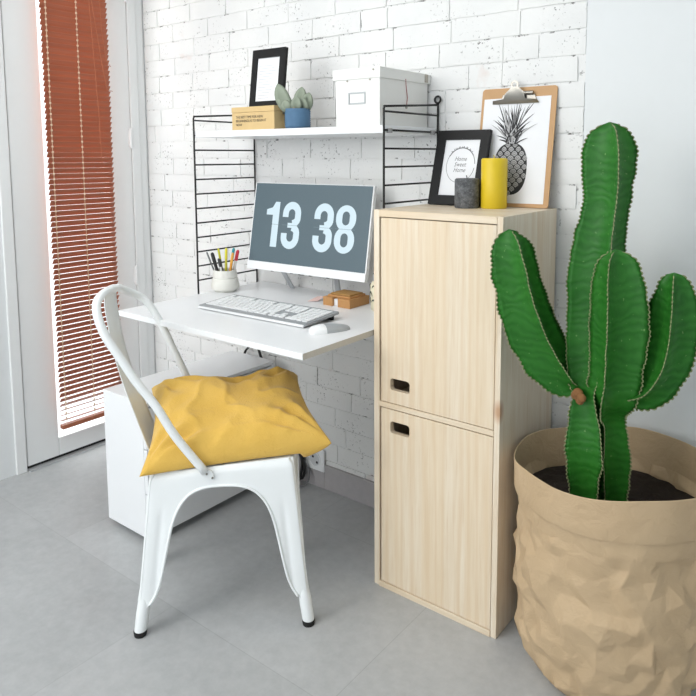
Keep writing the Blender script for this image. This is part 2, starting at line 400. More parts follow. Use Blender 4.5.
# ---------------------------------------------------------------- venetian blind
bl = thing('venetian_blind', 'red brown wooden venetian blind lowered over the glazed balcony door', 'blind', (-0.69, -0.36, 0.15))
bm = B(); z = 0.187; i = 0
while z < HC-0.16:
    tilt = math.radians(54 if i > 4 else (12, 18, 28, 40, 48)[i]); w = 0.0255; t = 0.0024
    d = Vector((math.cos(tilt), 0, math.sin(tilt))); n = Vector((-math.sin(tilt), 0, math.cos(tilt)))
    c = Vector((-0.69, 0, z)); jy = R.uniform(-0.0015, 0.0015)
    q = []
    for yy in (-0.508+jy, -0.216+jy):
        for s, u in ((-1, -1), (1, -1), (1, 1), (-1, 1)): q.append(bm.verts.new(c + d*(s*w/2) + n*(u*t/2) + Vector((0, yy, 0))))
    for f in ((3,2,1,0),(4,5,6,7),(0,1,5,4),(1,2,6,5),(2,3,7,6),(3,0,4,7)): bm.faces.new([q[k] for k in f])
    z += 0.0222; i += 1
obj('slats', bm, SLAT, bl)
obj('bottom_rail', bx(-0.704, -0.676, -0.508, -0.216, 0.150, 0.168), SLAT, bl, bevel=0.002)
obj('head_rail', bx(-0.712, -0.668, -0.51, -0.214, HC-0.155, HC-0.1), SLAT, bl, bevel=0.002)
CORD = plain('beige_ladder_cord', (222, 196, 168), 0.8)
for yy in (-0.362, -0.492):
    bm = B(); tube(bm, [(-0.6775, yy, 0.16), (-0.6775, yy, HC-0.15)], 0.0011, 6)
    z = 0.1981
    while z < HC-0.17: box(bm, -0.6795, -0.675, yy-0.003, yy+0.003, z-0.0035, z+0.0035); z += 0.0222
    obj('ladder_cord', bm, CORD, bl)
BC = plain('brown_pull_cord', (176, 110, 78), 0.8)
obj('pull_cord', tube(B(), [(-0.664, -0.318, HC-0.15), (-0.664, -0.312, 2.0), (-0.664, -0.298, 1.72), (-0.664, -0.287, 1.5), (-0.664, -0.283, 1.28)], 0.0012, 6), BC, bl)
obj('pull_cord', tube(B(), [(-0.663, -0.258, HC-0.15), (-0.663, -0.262, 2.0), (-0.663, -0.258, 1.85), (-0.663, -0.240, 1.72), (-0.663, -0.221, 1.70)], 0.0012, 6), BC, bl)
obj('pull_cord', tube(B(), [(-0.662, -0.33, 1.96), (-0.662, -0.305, 2.0), (-0.662, -0.29, 1.9), (-0.662, -0.268, 1.74), (-0.662, -0.245, 1.60), (-0.662, -0.218, 1.595)], 0.0012, 6), BC, bl)

# ---------------------------------------------------------------- wall rack: wire panels, shelf, desk
ZR, DZ = 1.3898, 0.0547
def wire_panel(x, label):
    t = thing('wire_side_panel', label, 'wall rack', (x, -0.16, 0.775), 'wire panels of the wall rack')
    r = 0.0034; pt = ROOT[t.name]
    obj('post', tube(B(), [(x, -0.31, 0.776), (x, -0.31, 1.452), (x, -0.306, 1.459)], r, 8), BLACK_WIRE, t, smooth=True)
    obj('post', tube(B(), [(x, -0.008, 0.776), (x, -0.008, 1.484)], r, 8), BLACK_WIRE, t, smooth=True)
    obj('top_bar', tube(B(), [(x, -0.309, 1.459), (x, -0.008, 1.479)], r, 8), BLACK_WIRE, t, smooth=True)
    for k in range(-1, 11):
        z = ZR - k*DZ
        obj('rung', tube(B(), [(x, -0.31, z), (x, -0.008, z)], r*0.88, 8), BLACK_WIRE, t, smooth=True)
    obj('wall_eyelet', tube(B(), [(x+0.011*math.cos(a), -0.010, 1.496+0.011*math.sin(a)) for a in [k*math.pi/8 for k in range(16)]], 0.0036, 8, closed=True), BLACK_WIRE, t, smooth=True)
wire_panel(0.0, 'black wire wall rack panel standing beside the white pen cup')
wire_panel(0.8744, 'black wire wall rack panel at the end of the white storage box')
sh = thing('wall_shelf', 'long white wall shelf board held between two black wire panels above the monitor', 'shelf', (0.435, -0.155, 1.380))
obj('board', bx(-0.010, 0.871, -0.3055, -0.012, 1.381, 1.404), WHITE_GLOSS, sh, bevel=0.0015)
for yy in (-0.285, -0.045):
    obj('shelf_clip', bx(0.8705, 0.884, yy-0.007, yy+0.007, 1.381, 1.395), TAGGREY, sh, bevel=0.002)
ZD = 0.797
dk = thing('wall_desk', 'white wall-mounted desk top under the monitor, with a bare board edge', 'desk', (0.45, -0.33, 0.778))
obj('desk_top', bx(0.026, 0.8702, -0.667, -0.004, 0.779, ZD), WHITE_GLOSS, dk, bevel=0.001)
obj('edge_strip', bx(0.8703, 0.8708, -0.666, -0.004, 0.7795, ZD-0.0006), CREAM_EDGE, dk)

# ---------------------------------------------------------------- items on the shelf
ZS = 1.404
wb = thing('wooden_box', 'light wooden box with three lines of small dark lettering on the shelf', 'box', (0.306, -0.25, ZS))
obj('box_body', bx(0.201, 0.411, -0.300, -0.205, ZS, ZS+0.060), BOXWOOD, wb, bevel=0.001)
obj('lid', bx(0.200, 0.412, -0.301, -0.204, ZS+0.0605, ZS+0.079), BOXWOOD, wb, bevel=0.001)
fb = lambda u, v, d: Vector((u, -0.300-d, v))
obj('lettering', text_mesh('THE BEST TIME FOR NEW\nBEGINNINGS IS TO BEGIN IT\nNOW', 0.0125, fb, 0.0008, u0=0.222, v0=ZS+0.040, spacing=1.05, xs=0.95), INK, wb)
obj('latch', bx(0.4122, 0.4145, -0.262, -0.246, ZS+0.052, ZS+0.068), BRASSY, wb)

f = tilted((0.311, -0.236, ZS+0.0792), 0.04, 0.131); w, h = 0.157, 0.205
pf = thing('picture_frame', 'black picture frame with a sheet of faint print, standing on the wooden box', 'picture frame', f(0, 0, 0))
obj('frame_moulding', prism(B(), [[(-w/2, 0), (w/2, 0), (w/2, h), (-w/2, h)], [(-w/2+0.023, 0.021), (w/2-0.026, 0.021), (w/2-0.026, h-0.030), (-w/2+0.023, h-0.030)]], f, -0.004, 0.010), BLACK, pf, bevel=0.0008)
obj('print_sheet', prism(B(), [[(-w/2+0.015, 0.015), (w/2-0.015, 0.015), (w/2-0.015, h-0.02), (-w/2+0.015, h-0.02)]], f, -0.002, 0.003), PAPER, pf)
bm = B()
for k in range(13):
    v = 0.032 + k*0.0095; l = R.uniform(0.045, 0.085)
    sheet(bm, [(-0.045, v), (-0.045+l, v), (-0.045+l, v+0.0022), (-0.045, v+0.0022)], f, 0.0031, 0.0003)
obj('faint_print_lines', bm, GREYTEXT, pf)
obj('back_stand', prism(B(), [[(-0.02, 0.0), (0.02, 0.0), (0.012, 0.12), (-0.012, 0.12)]], lambda u, v, d: Vector((0.311+u, -0.2085 + d - v*0.06, ZS+0.0792+v)), 0, 0.002), BLACK, pf)

cx, cy = 0.468, -0.246
pp = thing('potted_succulent', 'small grey leafed succulent in a blue ribbed pot beside the wooden box', 'plant', (cx, cy, ZS))
bm = B(); seg = 48; prof = [(0.0, 0.0), (0.039, 0.0), (0.042, 0.006)]
for k in range(1, 9): prof += [(0.0440, k*0.0072), (0.0420, k*0.0072+0.0036)]
prof += [(0.0435, 0.066), (0.040, 0.067), (0.038, 0.058), (0.0, 0.058)]
obj('pot', lathe(bm, prof, (cx, cy, ZS), seg), BLUEPOT, pp, smooth=True)
bm = B()
for k in range(26):
    a = R.uniform(0, 6.28); rr = R.uniform(0.0, 0.029); s = R.uniform(0.006, 0.010)
    bmesh.ops.create_icosphere(bm, subdivisions=1, radius=s, matrix=Matrix.Translation((cx+rr*math.cos(a), cy+rr*math.sin(a), ZS+0.060+R.uniform(0, 0.004))))
o = obj('pebbles', bm, TERRA, pp, smooth=True); o['kind'] = 'stuff'
def leaf(bm, base, tip, width, bend=0.012, thick=0.004, side=Vector((1, 0, 0))):
    base, tip = Vector(base), Vector(tip); ax = tip-base; s = ax.cross(Vector((0.55, -0.83, 0.1))).normalized()
    nn = s.cross(ax).normalized(); N = 9; rows = []
    for i in range(N+1):
        t = i/N; wv = width*(math.sin(math.pi*min(1, t*0.86+0.10))**0.75) * (1 if t < 0.93 else 0.55)
        c = base + ax*t + nn*(bend*math.sin(math.pi*t))
        rows.append([bm.verts.new(c + s*(wv*q/2) + nn*(-0.25*wv*(1-q*q)) + nn*o2) for q, o2 in ((-1, 0), (-0.5, 0), (0, 0), (0.5, 0), (1, 0), (0.5, thick), (0, thick), (-0.5, thick))])
    for a, b in zip(rows, rows[1:]):
        for k in range(8): bm.faces.new((a[k], a[(k+1) % 8], b[(k+1) % 8], b[k]))
    bm.faces.new(rows[0][::-1]); bm.faces.new(rows[-1]); bmesh.ops.recalc_face_normals(bm, faces=bm.faces)
for tip, wd_, b0 in (((-0.058, -0.034, 0.150), 0.050, (-0.022, -0.022)), ((-0.046, -0.028, 0.122), 0.050, (-0.02, -0.024)), ((0.008, 0.014, 0.140), 0.046, (0.006, 0.004)), ((0.036, 0.020, 0.120), 0.046, (0.02, 0.014)),
                     ((-0.012, 0.022, 0.118), 0.044, (0, 0.02)), ((0.030, -0.006, 0.102), 0.046, (0.022, 0)), ((0.016, -0.020, 0.108), 0.038, (0.01, -0.014)), ((-0.028, -0.034, 0.096), 0.036, (-0.014, -0.026))):
    obj('leaf', (lambda q: (leaf(q, (cx+b0[0], cy+b0[1], ZS+0.056), (cx+tip[0], cy+tip[1], ZS+tip[2]), wd_), q)[1])(B()), SUCC, pp, smooth=True)

sb = thing('storage_box', 'white cardboard storage box with lid and label holder on the right half of the shelf', 'box', (0.75, -0.145, ZS))
X0, X1, Y0, Y1 = 0.664, 0.836, -0.278, -0.012
obj('box_body', bx(X0, X1, Y0, Y1, ZS, ZS+0.150), BOXWHITE, sb, bevel=0.0015)
bm = B(); box(bm, X0-0.010, X1+0.004, Y0-0.004, Y1+0.008, ZS+0.1435, ZS+0.176)
obj('lid', bm, BOXWHITE, sb, bevel=0.0015)
fl = lambda u, v, d: Vector((u, Y0-d, v))
obj('label_holder', prism(B(), [[(0.716, ZS+0.068), (0.782, ZS+0.068), (0.782, ZS+0.104), (0.716, ZS+0.104)], [(0.720, ZS+0.072), (0.778, ZS+0.072), (0.778, ZS+0.100), (0.720, ZS+0.100)]], fl, 0.0002, 0.0025), PLASTIC_S, sb)
obj('string_tie', tube(B(), [(X1+0.0045, -0.147, ZS+0.150), (X1+0.002, -0.140, ZS+0.125), (X1+0.002, -0.133, ZS+0.092), (X1+0.002, -0.138, ZS+0.066)], 0.0012, 6), REDSTRING, sb)
obj('string_button', lathe(B(), [(0, 0), (0.005, 0), (0.005, 0.002), (0, 0.002)], (0, 0, 0), 14), BRASSY, sb)
b_ = bpy.data.objects['string_button']; b_.rotation_euler = (0, math.pi/2, 0)
b_.location = Vector((X1+0.0005, -0.138, ZS+0.062)) - ROOT[sb.name]; b_.data.transform(Matrix.Translation(ROOT[sb.name]))
for u, v in ((0.712, ZS+0.1395), (0.80, ZS+0.1395), (0.816, ZS+0.168)):
    obj('rivet', tube(B(), [(u, Y0-0.001 - (0.004 if v > ZS+0.15 else 0), v), (u, Y0-0.0035 - (0.004 if v > ZS+0.15 else 0), v)], 0.0028, 10), BRASSY, sb)
obj('lid_corner_clip', bx(X1+0.0042, X1+0.0062, Y1-0.024, Y1-0.006, ZS+0.148, ZS+0.174), BRASSY, sb)

# ---------------------------------------------------------------- monitor
f = tilted((0.400, -0.16, 0.8855), 0.046, 0.179); w, h = 0.554, 0.332
mo = thing('monitor', 'slim white-framed monitor showing a flip clock, standing on the white desk', 'monitor', (0.40, -0.12, ZD))
obj('housing', prism(B(), [rrect(-w/2, w/2, 0, h, 0.004)], f, -0.016, 0.0), PLASTIC_W, mo, bevel=0.002)
obj('screen_panel', prism(B(), [[(-w/2+0.005, 0.031), (w/2-0.005, 0.031), (w/2-0.005, h-0.003), (-w/2+0.005, h-0.003)]], f, 0.0001, 0.0012), SCREEN, mo)
obj('chin', prism(B(), [[(-w/2, 0), (w/2, 0), (w/2, 0.030), (-w/2, 0.030)]], f, 0.0001, 0.003), WHITE_GLOSS, mo, bevel=0.001)
for u in (-0.155, -0.06, -0.02, -0.005, 0.03, 0.11):
    obj('button', prism(B(), [[(u-0.004, -0.0025), (u+0.004, -0.0025), (u+0.004, 0.0), (u-0.004, 0.0)]], f, -0.012, -0.004), BLACK, mo)
# digits: heavy condensed strokes on the screen
def arc(cx_, cy_, rx, ry, a0, a1, n=22): return [(cx_+rx*math.cos(math.radians(a0+(a1-a0)*k/n)), cy_+ry*math.sin(math.radians(a0+(a1-a0)*k/n))) for k in range(n+1)]
DH = 0.170; DW = 0.087; ST = 0.0275
def stadium(cx_, y0, y1, hw):
    r = hw; return arc(cx_, y1-r, r, r, 0, 180, 14) + arc(cx_, y0+r, r, r, 180, 360, 14)
def digit(ch, u, v):
    bm = B(); hw = DW/2; m = v + DH*0.50
    P = lambda loops: prism(bm, loops, f, 0.0013, 0.0018)
    def ring(y0, y1, cut=None):
        P([stadium(u, y0, y1, hw), stadium(u, y0+ST*0.80, y1-ST*0.80, hw-ST)])
    if ch == '8': ring(m-0.008, v+DH); ring(v, m+0.008)
    if ch == '1':
        P([[(u-0.004, v), (u+0.027, v), (u+0.027, v+DH), (u+0.006, v+DH), (u-0.008, v+DH-0.022), (u-0.036, v+DH-0.030), (u-0.036, v+DH-0.050), (u-0.004, v+DH-0.050)]])
    if ch == '3':
        r = hw-ST/2
        top = [(u-r, v+DH-0.055)] + arc(u, v+DH-r-ST*0.4, r, r, 180, 0, 16) + [(u+r, m+0.030)] + arc(u, m+0.028, r, 0.022, 0, -80, 8)
        bot = [(u-r, v+0.055)] + arc(u, v+r+ST*0.4, r, r, 180, 360, 16) + [(u+r, m-0.030)] + arc(u, m-0.028, r, 0.022, 0, 80, 8)
        for path in (top, bot):
            for q in ribbon(path, ST): sheet(bm, q, f, 0.0013, 0.0005)
        P([[(u-0.016, m-0.009), (u+0.016, m-0.009), (u+0.016, m+0.009), (u-0.016, m+0.009)]])
    return bm
VD = 0.090
for ch, u in (('1', -0.168), ('3', -0.0785), ('3', 0.073), ('8', 0.171)):
    la, lb = (-0.004, 0.027) if ch == '1' else (-0.043, 0.043)
    dd = obj('digit', digit(ch, u, VD), DIGIT, mo)
    obj('split_line', prism(B(), [[(u+la, VD+DH*0.5-0.0006), (u+lb, VD+DH*0.5-0.0006), (u+lb, VD+DH*0.5+0.0006), (u+la, VD+DH*0.5+0.0006)]], f, 0.0019, 0.0021), DIGLINE, dd)
for (xa, xb) in ((0.225, 0.215), (0.500, 0.452)):
    bm = B(); a = Vector((xa+0.022, -0.118, 0.895)); b = Vector((xb+0.015, -0.036, ZD))
    for p0, p1, wd2 in ((a, b, 0.011),):
        q = [bm.verts.new(p + Vector((s*wd2, t*0.004, 0))) for p in (p0, p1) for s, t in ((-1, -1), (1, -1), (1, 1), (-1, 1))]
        for fc in ((3,2,1,0),(4,5,6,7),(0,1,5,4),(1,2,6,5),(2,3,7,6),(3,0,4,7)): bm.faces.new([q[k] for k in fc])
    bmesh.ops.recalc_face_normals(bm, faces=bm.faces)
    obj('stand_leg', bm, SILVER, mo, bevel=0.001)

# ---------------------------------------------------------------- keyboard
FL, FR, BL_, BR_ = Vector((0.218, -0.486, 0.808)), Vector((0.698, -0.470, 0.808)), Vector((0.230, -0.340, 0.822)), Vector((0.708, -0.315, 0.822))
kx = (FR-FL).normalized(); ky = ((BL_+BR_)/2-(FL+FR)/2); KD = ky.length; ky.normalize(); kn = kx.cross(ky).normalized(); KW = 0.479; ko = FL
fk = lambda u, v, d: ko + kx*u + ky*v + kn*d
kb = thing('keyboard', 'flat silver keyboard with white keys lying on the desk before the monitor', 'keyboard', (0.46, -0.40, ZD))
obj('tray', prism(B(), [rrect(0, KW, 0, KD, 0.006)], fk, -0.007, 0.0), plain('grey_aluminium_tray', (158, 161, 164), 0.4, 0.2), kb, bevel=0.001)
for u in (0.03, KW-0.03):
    p = fk(u, KD-0.02, -0.007); obj('tilt_foot', bx(p.x-0.02, p.x+0.02, p.y-0.006, p.y+0.006, ZD, p.z+0.001), RUBBER, kb)
    p = fk(u, 0.012, -0.007); obj('tilt_foot', bx(p.x-0.02, p.x+0.02, p.y-0.006, p.y+0.006, ZD, p.z+0.002), RUBBER, kb)
obj('front_edge', prism(B(), [[(0.004, -0.004), (KW-0.004, -0.004), (KW-0.004, 0.0), (0.004, 0.0)]], fk, -0.008, -0.001), PLASTIC_W, kb)
PITCH_X = 0.0193; rowh = 0.0196; v0 = 0.020; nk = 0
rows = [[1.5, 1.2, 6.2, 1.2, 1.2, 1.2, None, 1, 1, 1, None, 2, 1, 1], [2.2] + [1]*10 + [2.3, None, 'g', 1, 'g', None, 1, 1, 1, 1], [1.8] + [1]*11 + [1.7, None, 'g', 'g', 'g', None, 1, 1, 1, 1],
        [1.5] + [1]*12 + [1, None, 1, 1, 1, None, 1, 1, 1, 1], [1]*13 + [1.5, None, 1, 1, 1, None, 1, 1, 1, 1], [1, 'h'] + [1]*4 + ['h'] + [1]*4 + ['h'] + [1]*3 + [None, 1, 1, 1, None, 1, 1, 1, 1]]
for ri, row in enumerate(rows):
    u = 0.012; tot = sum(0.3 if k is None else 1 if k == 'g' else 0.5 if k == 'h' else k for k in row); sc = (KW-0.024)/tot
    for k in row:
        wk = (0.3 if k is None else 1 if k == 'g' else 0.5 if k == 'h' else k)*sc
        if not (k is None or isinstance(k, str)):
            obj('key', prism(B(), [[(u+0.0018, v0+ri*rowh+0.0018), (u+wk-0.0018, v0+ri*rowh+0.0018), (u+wk-0.0018, v0+(ri+1)*rowh-0.0018), (u+0.0018, v0+(ri+1)*rowh-0.0018)]], fk, 0.0001, 0.0032), PLASTIC_W, kb); nk += 1
        u += wk

# mouse
mc = Vector((0.775, -0.447, ZD)); ma = math.atan2(0.115, 0.055)
ms = thing('computer_mouse', 'low silver and white computer mouse to the right of the keyboard', 'mouse', mc)
def mouse_bm(s0, s1, lift, top=True):
    bm = B(); N, Mn = 16, 12; L, Wd = 0.064, 0.027
    ca, sa = math.cos(ma), math.sin(ma); rows = []
    for i in range(N+1):
        s = s0 + (s1-s0)*i/N; e = max(0.0, 1-abs(s)**2.6)**0.5; r = []
        for k in range(Mn+1):
            a = math.pi*k/Mn; px = s*L; py = math.cos(a)*Wd*(0.25+0.75*e); pz = (0.003 + 0.018*(0.25+0.75*e)*(1-0.35*s))*math.sin(a)**0.7 + lift
            r.append(bm.verts.new((mc.x+ca*px-sa*py, mc.y+sa*px+ca*py, mc.z+pz)))
        rows.append(r)
    for a, b in zip(rows, rows[1:]):
        for k in range(Mn): bm.faces.new((a[k], a[k+1], b[k+1], b[k]))
    for i in range(N): bm.faces.new((rows[i][0], rows[i+1][0], rows[i+1][Mn], rows[i][Mn]))
    bm.faces.new(rows[0]); bm.faces.new(rows[-1][::-1]); bmesh.ops.recalc_face_normals(bm, faces=bm.faces); return bm
obj('shell', mouse_bm(-0.28, 1.0, 0.0003), PLASTIC_S, ms, smooth=True, auto=50)
obj('white_buttons', mouse_bm(-1.0, -0.29, 0.0003), PLASTIC_W, ms, smooth=True, auto=50)

# pen cup and pens
pc = Vector((0.060, -0.229, ZD))
pt = thing('pen_cup', 'off-white ceramic two-tier cup holding pens at the left of the desk', 'cup', pc)
obj('cup_body', lathe(B(), [(0, 0.0), (0.040, 0.0), (0.043, 0.006), (0.0525, 0.010), (0.0535, 0.022), (0.0500, 0.044), (0.0475, 0.051), (0.0455, 0.052), (0.0455, 0.055), (0.0470, 0.056), (0.0455, 0.068), (0.0425, 0.083), (0.0395, 0.083), (0.0405, 0.070), (0.042, 0.012), (0, 0.012)], pc, 48), CUPW, pt, smooth=True, auto=60)
def pen(dx, dy, lx, ly, hz, r, body, cap, capname, label, name='pen', cat='pen'):
    t = thing(name, label, cat, (pc.x+dx, pc.y+dy, pc.z+0.013), 'pens in the white cup')
    a = Vector((pc.x+dx, pc.y+dy, pc.z+0.0135)); b = Vector((pc.x+lx*1.35, pc.y+ly*1.35, pc.z+hz)); d = (b-a)
    obj('barrel', tube(B(), [a, a+d*0.03, a+d*0.72], [r*0.5, r, r], 10), body, t, smooth=True, auto=40)
    obj(capname, tube(B(), [a+d*0.721, a+d*0.96, b], [r*1.12, r*1.08, r*0.6], 10), cap, t, smooth=True, auto=40)
pcol = lambda n_, c: plain(n_, c, 0.35)
rgtx, rgty = 0.80, 0.60    # direction that reads as "right" from the room
def P2(s, t): return (rgtx*s - rgty*t, rgty*s + rgtx*t)
specs = [(-0.018, 0.0, -0.052, 0.004, 0.150, 0.0030, (96, 100, 100), (120, 124, 124), 'grey slim pen leaning furthest left in the white pen cup'),
         (-0.010, -0.012, -0.034, -0.008, 0.150, 0.0062, (34, 34, 34), (24, 24, 24), 'thick black marker leaning left in the white pen cup'),
         (-0.004, 0.012, -0.020, 0.010, 0.163, 0.0040, (60, 62, 52), (206, 204, 40), 'dark pen with a lime yellow end in the white pen cup'),
         (0.004, -0.020, -0.013, -0.020, 0.130, 0.0046, (226, 228, 226), (60, 60, 58), 'white barrelled pen with a dark end in the white pen cup'),
         (0.002, 0.000, 0.004, 0.004, 0.166, 0.0048, (212, 208, 66), (222, 214, 60), 'all yellow pen in the middle of the white pen cup'),
         (0.006, 0.014, 0.024, 0.012, 0.164, 0.0052, (24, 34, 70), (34, 150, 158), 'navy pen with a teal end in the white pen cup'),
         (0.012, -0.014, 0.026, -0.012, 0.150, 0.0048, (220, 150, 50), (226, 168, 70), 'orange pen at the right in the white pen cup'),
         (0.018, 0.002, 0.038, 0.002, 0.158, 0.0060, (226, 222, 218), (200, 42, 60), 'white pen with a red end, furthest right in the white pen cup')]
for i, (s0, t0, s1, t1, hz, r, c1, c2, lab) in enumerate(specs):
    a, b = P2(s0, t0), P2(s1, t1); pen(a[0], a[1], b[0], b[1], hz, r, pcol('pen_barrel', c1), pcol('pen_end', c2), 'cap', lab)

# memo box
mb = thing('memo_box', 'honey brown cardboard memo box with a notch, right of the keyboard', 'box', (0.585, -0.133, ZD))
bm = B(); X0, X1, Y0, Y1 = 0.524, 0.644, -0.190, -0.080
prism(bm, [[(X0, Y0), (0.566, Y0), (0.566, Y0+0.022), (0.590, Y0+0.022), (0.590, Y0), (X1, Y0), (X1, Y1), (X0, Y1)]], lambda u, v, d: Vector((u, v, d)), ZD, ZD+0.030)
obj('case', bm, KRAFTBOX, mb, bevel=0.0012)
obj('note_block', bx(0.5665, 0.5895, Y0+0.010, Y0+0.0215, ZD+0.001, ZD+0.024), PAPER, mb)
obj('tray_slab', bx(0.535, 0.634, -0.176, -0.090, ZD+0.0302, ZD+0.037), KRAFTBOX, mb, bevel=0.001)
obj('top_slab', bx(0.541, 0.628, -0.169, -0.096, ZD+0.0372, ZD+0.042), KRAFTDARK, mb, bevel=0.002)

# jar behind the cupboard's edge, and a folded tag
jr = thing('patterned_jar', 'cream jar with a dark leaf pattern half hidden behind the pine cupboard', 'jar', (0.745, -0.130, ZD))
obj('jar_body', lathe(B(), [(0, 0), (0.040, 0), (0.046, 0.005), (0.047, 0.085), (0.042, 0.097), (0.036, 0.101), (0, 0.101)], (0.745, -0.130, ZD), 40), JARM, jr, smooth=True, auto=50)
obj('lid', lathe(B(), [(0, 0.1012), (0.039, 0.1012), (0.040, 0.106), (0.039, 0.124), (0, 0.126)], (0.745, -0.130, ZD), 40), SILVER, jr, smooth=True, auto=50)
bm = B()
for k in range(7):
    for zz in (0.03, 0.055, 0.078):
        a0 = k*2*math.pi/7 + zz*20; pts = []
        prev = None
        for i in range(9):
            a = a0 + 0.55*i/8; z = ZD + zz + 0.012*math.sin(i/8*math.pi) - 0.004*i/8
            pts.append((0.745+0.0475*math.cos(a), -0.130+0.0475*math.sin(a), z))
        tube(bm, pts, [0.0004+0.0022*math.sin(math.pi*i/8) for i in range(9)], 6)
o = obj('leaf_pattern', bm, LEAFP, jr)
tg = thing('paper_tag', 'small pink and white folded paper tag lying behind the keyboard', 'tag', (0.462, -0.150, ZD))
bm = B(); prism(bm, [[(0.446, -0.185), (0.482, -0.170), (0.478, -0.128), (0.452, -0.140)]], lambda u, v, d: Vector((u, v, ZD+d+(v+0.185)*0.22)), 0.0004, 0.0016)
obj('tag_card', bm, PINKP, tg)
obj('tag_cord', tube(B(), [(0.474, -0.135, ZD+0.013), (0.468, -0.110, ZD+0.010), (0.450, -0.095, ZD+0.002), (0.430, -0.100, ZD+0.0015)], 0.0012, 6), BLACK_WIRE, tg)

# ---------------------------------------------------------------- pine cupboard
CX0, CX1, CYF, CYB, CH = 0.8786, 1.2929, -0.3661, -0.0130, 1.1578
cb = thing('pine_cupboard', 'tall pale pine cupboard with two doors and cut-out handles beside the desk', 'cupboard', ((CX0+CX1)/2, (CYF+CYB)/2, 0))
TH = 0.020
obj('side_panel', bx(CX0, CX0+0.020, CYF, CYB, 0, CH), PINE, cb, bevel=0.0012)
obj('side_panel', bx(CX1-TH+0.003, CX1, CYF, CYB, 0, CH), PINE, cb, bevel=0.0012)
obj('top_board', bx(CX0+0.0203, CX1-TH+0.0027, CYF-0.001, CYB, CH-0.0195, CH), PINE_X, cb, bevel=0.0012)
obj('middle_board', bx(CX0+0.0203, CX1-TH+0.0027, CYF-0.0005, CYB-0.01, 0.571, 0.587), PINE_X, cb, bevel=0.001)
obj('bottom_board', bx(CX0+0.0203, CX1-TH+0.0027, CYF-0.003, CYB-0.01, 0.0, 0.018), PINE_X, cb, bevel=0.001)
obj('back_panel', bx(CX0+0.0203, CX1-TH+0.0027, CYB-0.008, CYB, 0.0185, CH-0.0205), PINE, cb)
fc = lambda u, v, d: Vector((u, CYF+d, v))
for z0, z1, hz0, hz1 in ((0.589, 1.1355, 0.628, 0.664), (0.0195, 0.568, 0.497, 0.533)):
    o = obj('door', prism(B(), [[(CX0+0.0265, z0), (CX1-TH+0.0015, z0), (CX1-TH+0.0015, z1), (CX0+0.0265, z1)], rrect(0.938, 1.006, hz0, hz1, 0.009)], fc, 0.0005, 0.0185), PINE, cb, bevel=0.0008)

# items on the cupboard
f = tilted((1.160, -0.0560, CH+0.0012), 0.0, 0.143); w, h = 0.245, 0.364
cl = thing('clipboard', 'brown clipboard with a steel clip and a pineapple print leaning on the brick wall', 'clipboard', f(0, 0, 0))
obj('board', prism(B(), [rrect(-w/2, w/2, 0, h, 0.010)], f, -0.0035, 0.0), CLIPB, cl, bevel=0.0006)
obj('paper', prism(B(), [[(-w/2+0.010, 0.010), (w/2-0.016, 0.012), (w/2-0.017, h-0.030), (-w/2+0.009, h-0.032)]], f, 0.0003, 0.0008), PAPER, cl)
pr = bpy.data.objects['paper']
pu, pv = -0.009, 0.115; HW, HH = 0.055, 0.079
bm = B(); sup = [(pu+HW*math.copysign(abs(math.cos(a))**0.8, math.cos(a)), pv+HH*math.copysign(abs(math.sin(a))**0.8, math.sin(a))) for a in [k*2*math.pi/44 for k in range(44)]]
sheet(bm, sup, f, 0.0009, 0.0002); obj('pineapple_body_print', bm, INK, pr)
bm = B(); bm2 = B(); j = 0; vv = pv-HH
while vv < pv+HH:
    for i in range(-3, 4):
        uu = pu + (i + (0.5 if j % 2 else 0))*0.0235
        q = ((uu-pu)/HW)**2 + ((vv+0.004-pv)/HH)**2
        if q < 0.93:
            cw = 0.0228*(1-0.35*q); sheet(bm, arc(uu, vv, cw/2, 0.0132, 12, 168, 8) + [(uu, vv-0.0035)], f, 0.0012, 0.0002)
            for q2 in ribbon(arc(uu, vv, cw*0.33, 0.0086, 15, 165, 8), 0.0011): sheet(bm2, q2, f, 0.0015, 0.0002)
            for q2 in ribbon(arc(uu, vv-0.001, cw*0.18, 0.0046, 15, 165, 6), 0.0012): sheet(bm2, q2, f, 0.0015, 0.0002)
    vv += 0.0134; j += 1
obj('pineapple_scale_print', bm, INK_LIGHT, pr); obj('pineapple_line_print', bm2, INK, pr)
bmA, bmB, bmC = B(), B(), B(); RR = random.Random(5)
for k in range(64):
    lvl = k/63; a = RR.uniform(-1.0, 1.0)*(1.05-0.55*lvl); L = (0.040+0.066*lvl)*RR.uniform(0.8, 1.1); bu, bv = pu+RR.uniform(-0.018, 0.018), pv+HH-0.004+lvl*0.040
    wd3 = RR.uniform(0.0055, 0.0095); pts = []
    cv = a*0.25
    left, right = [], []
    for i in range(8):
        t = i/7; an = a + cv*t; x = bu + math.sin(an)*L*t; y = bv + math.cos(an)*L*t; ww = wd3*(1-t)**0.8*(0.6+0.6*t)
        left.append((x-math.cos(an)*ww/2-0.0001, y+math.sin(an)*ww/2)); right.append((x+math.cos(an)*ww/2+0.0001, y-math.sin(an)*ww/2))
    if max(p[1] for p in left) > h-0.036: continue
    sheet((bmA, bmB, bmA, bmC)[k % 4], left + right[::-1], f, 0.0009+0.00012*(63-k)/5, 0.0001)
obj('pineapple_crown_print', bmA, INK, pr); obj('pineapple_crown_print', bmB, INK_MID, pr); obj('pineapple_crown_print', bmC, INK_LIGHT, pr)
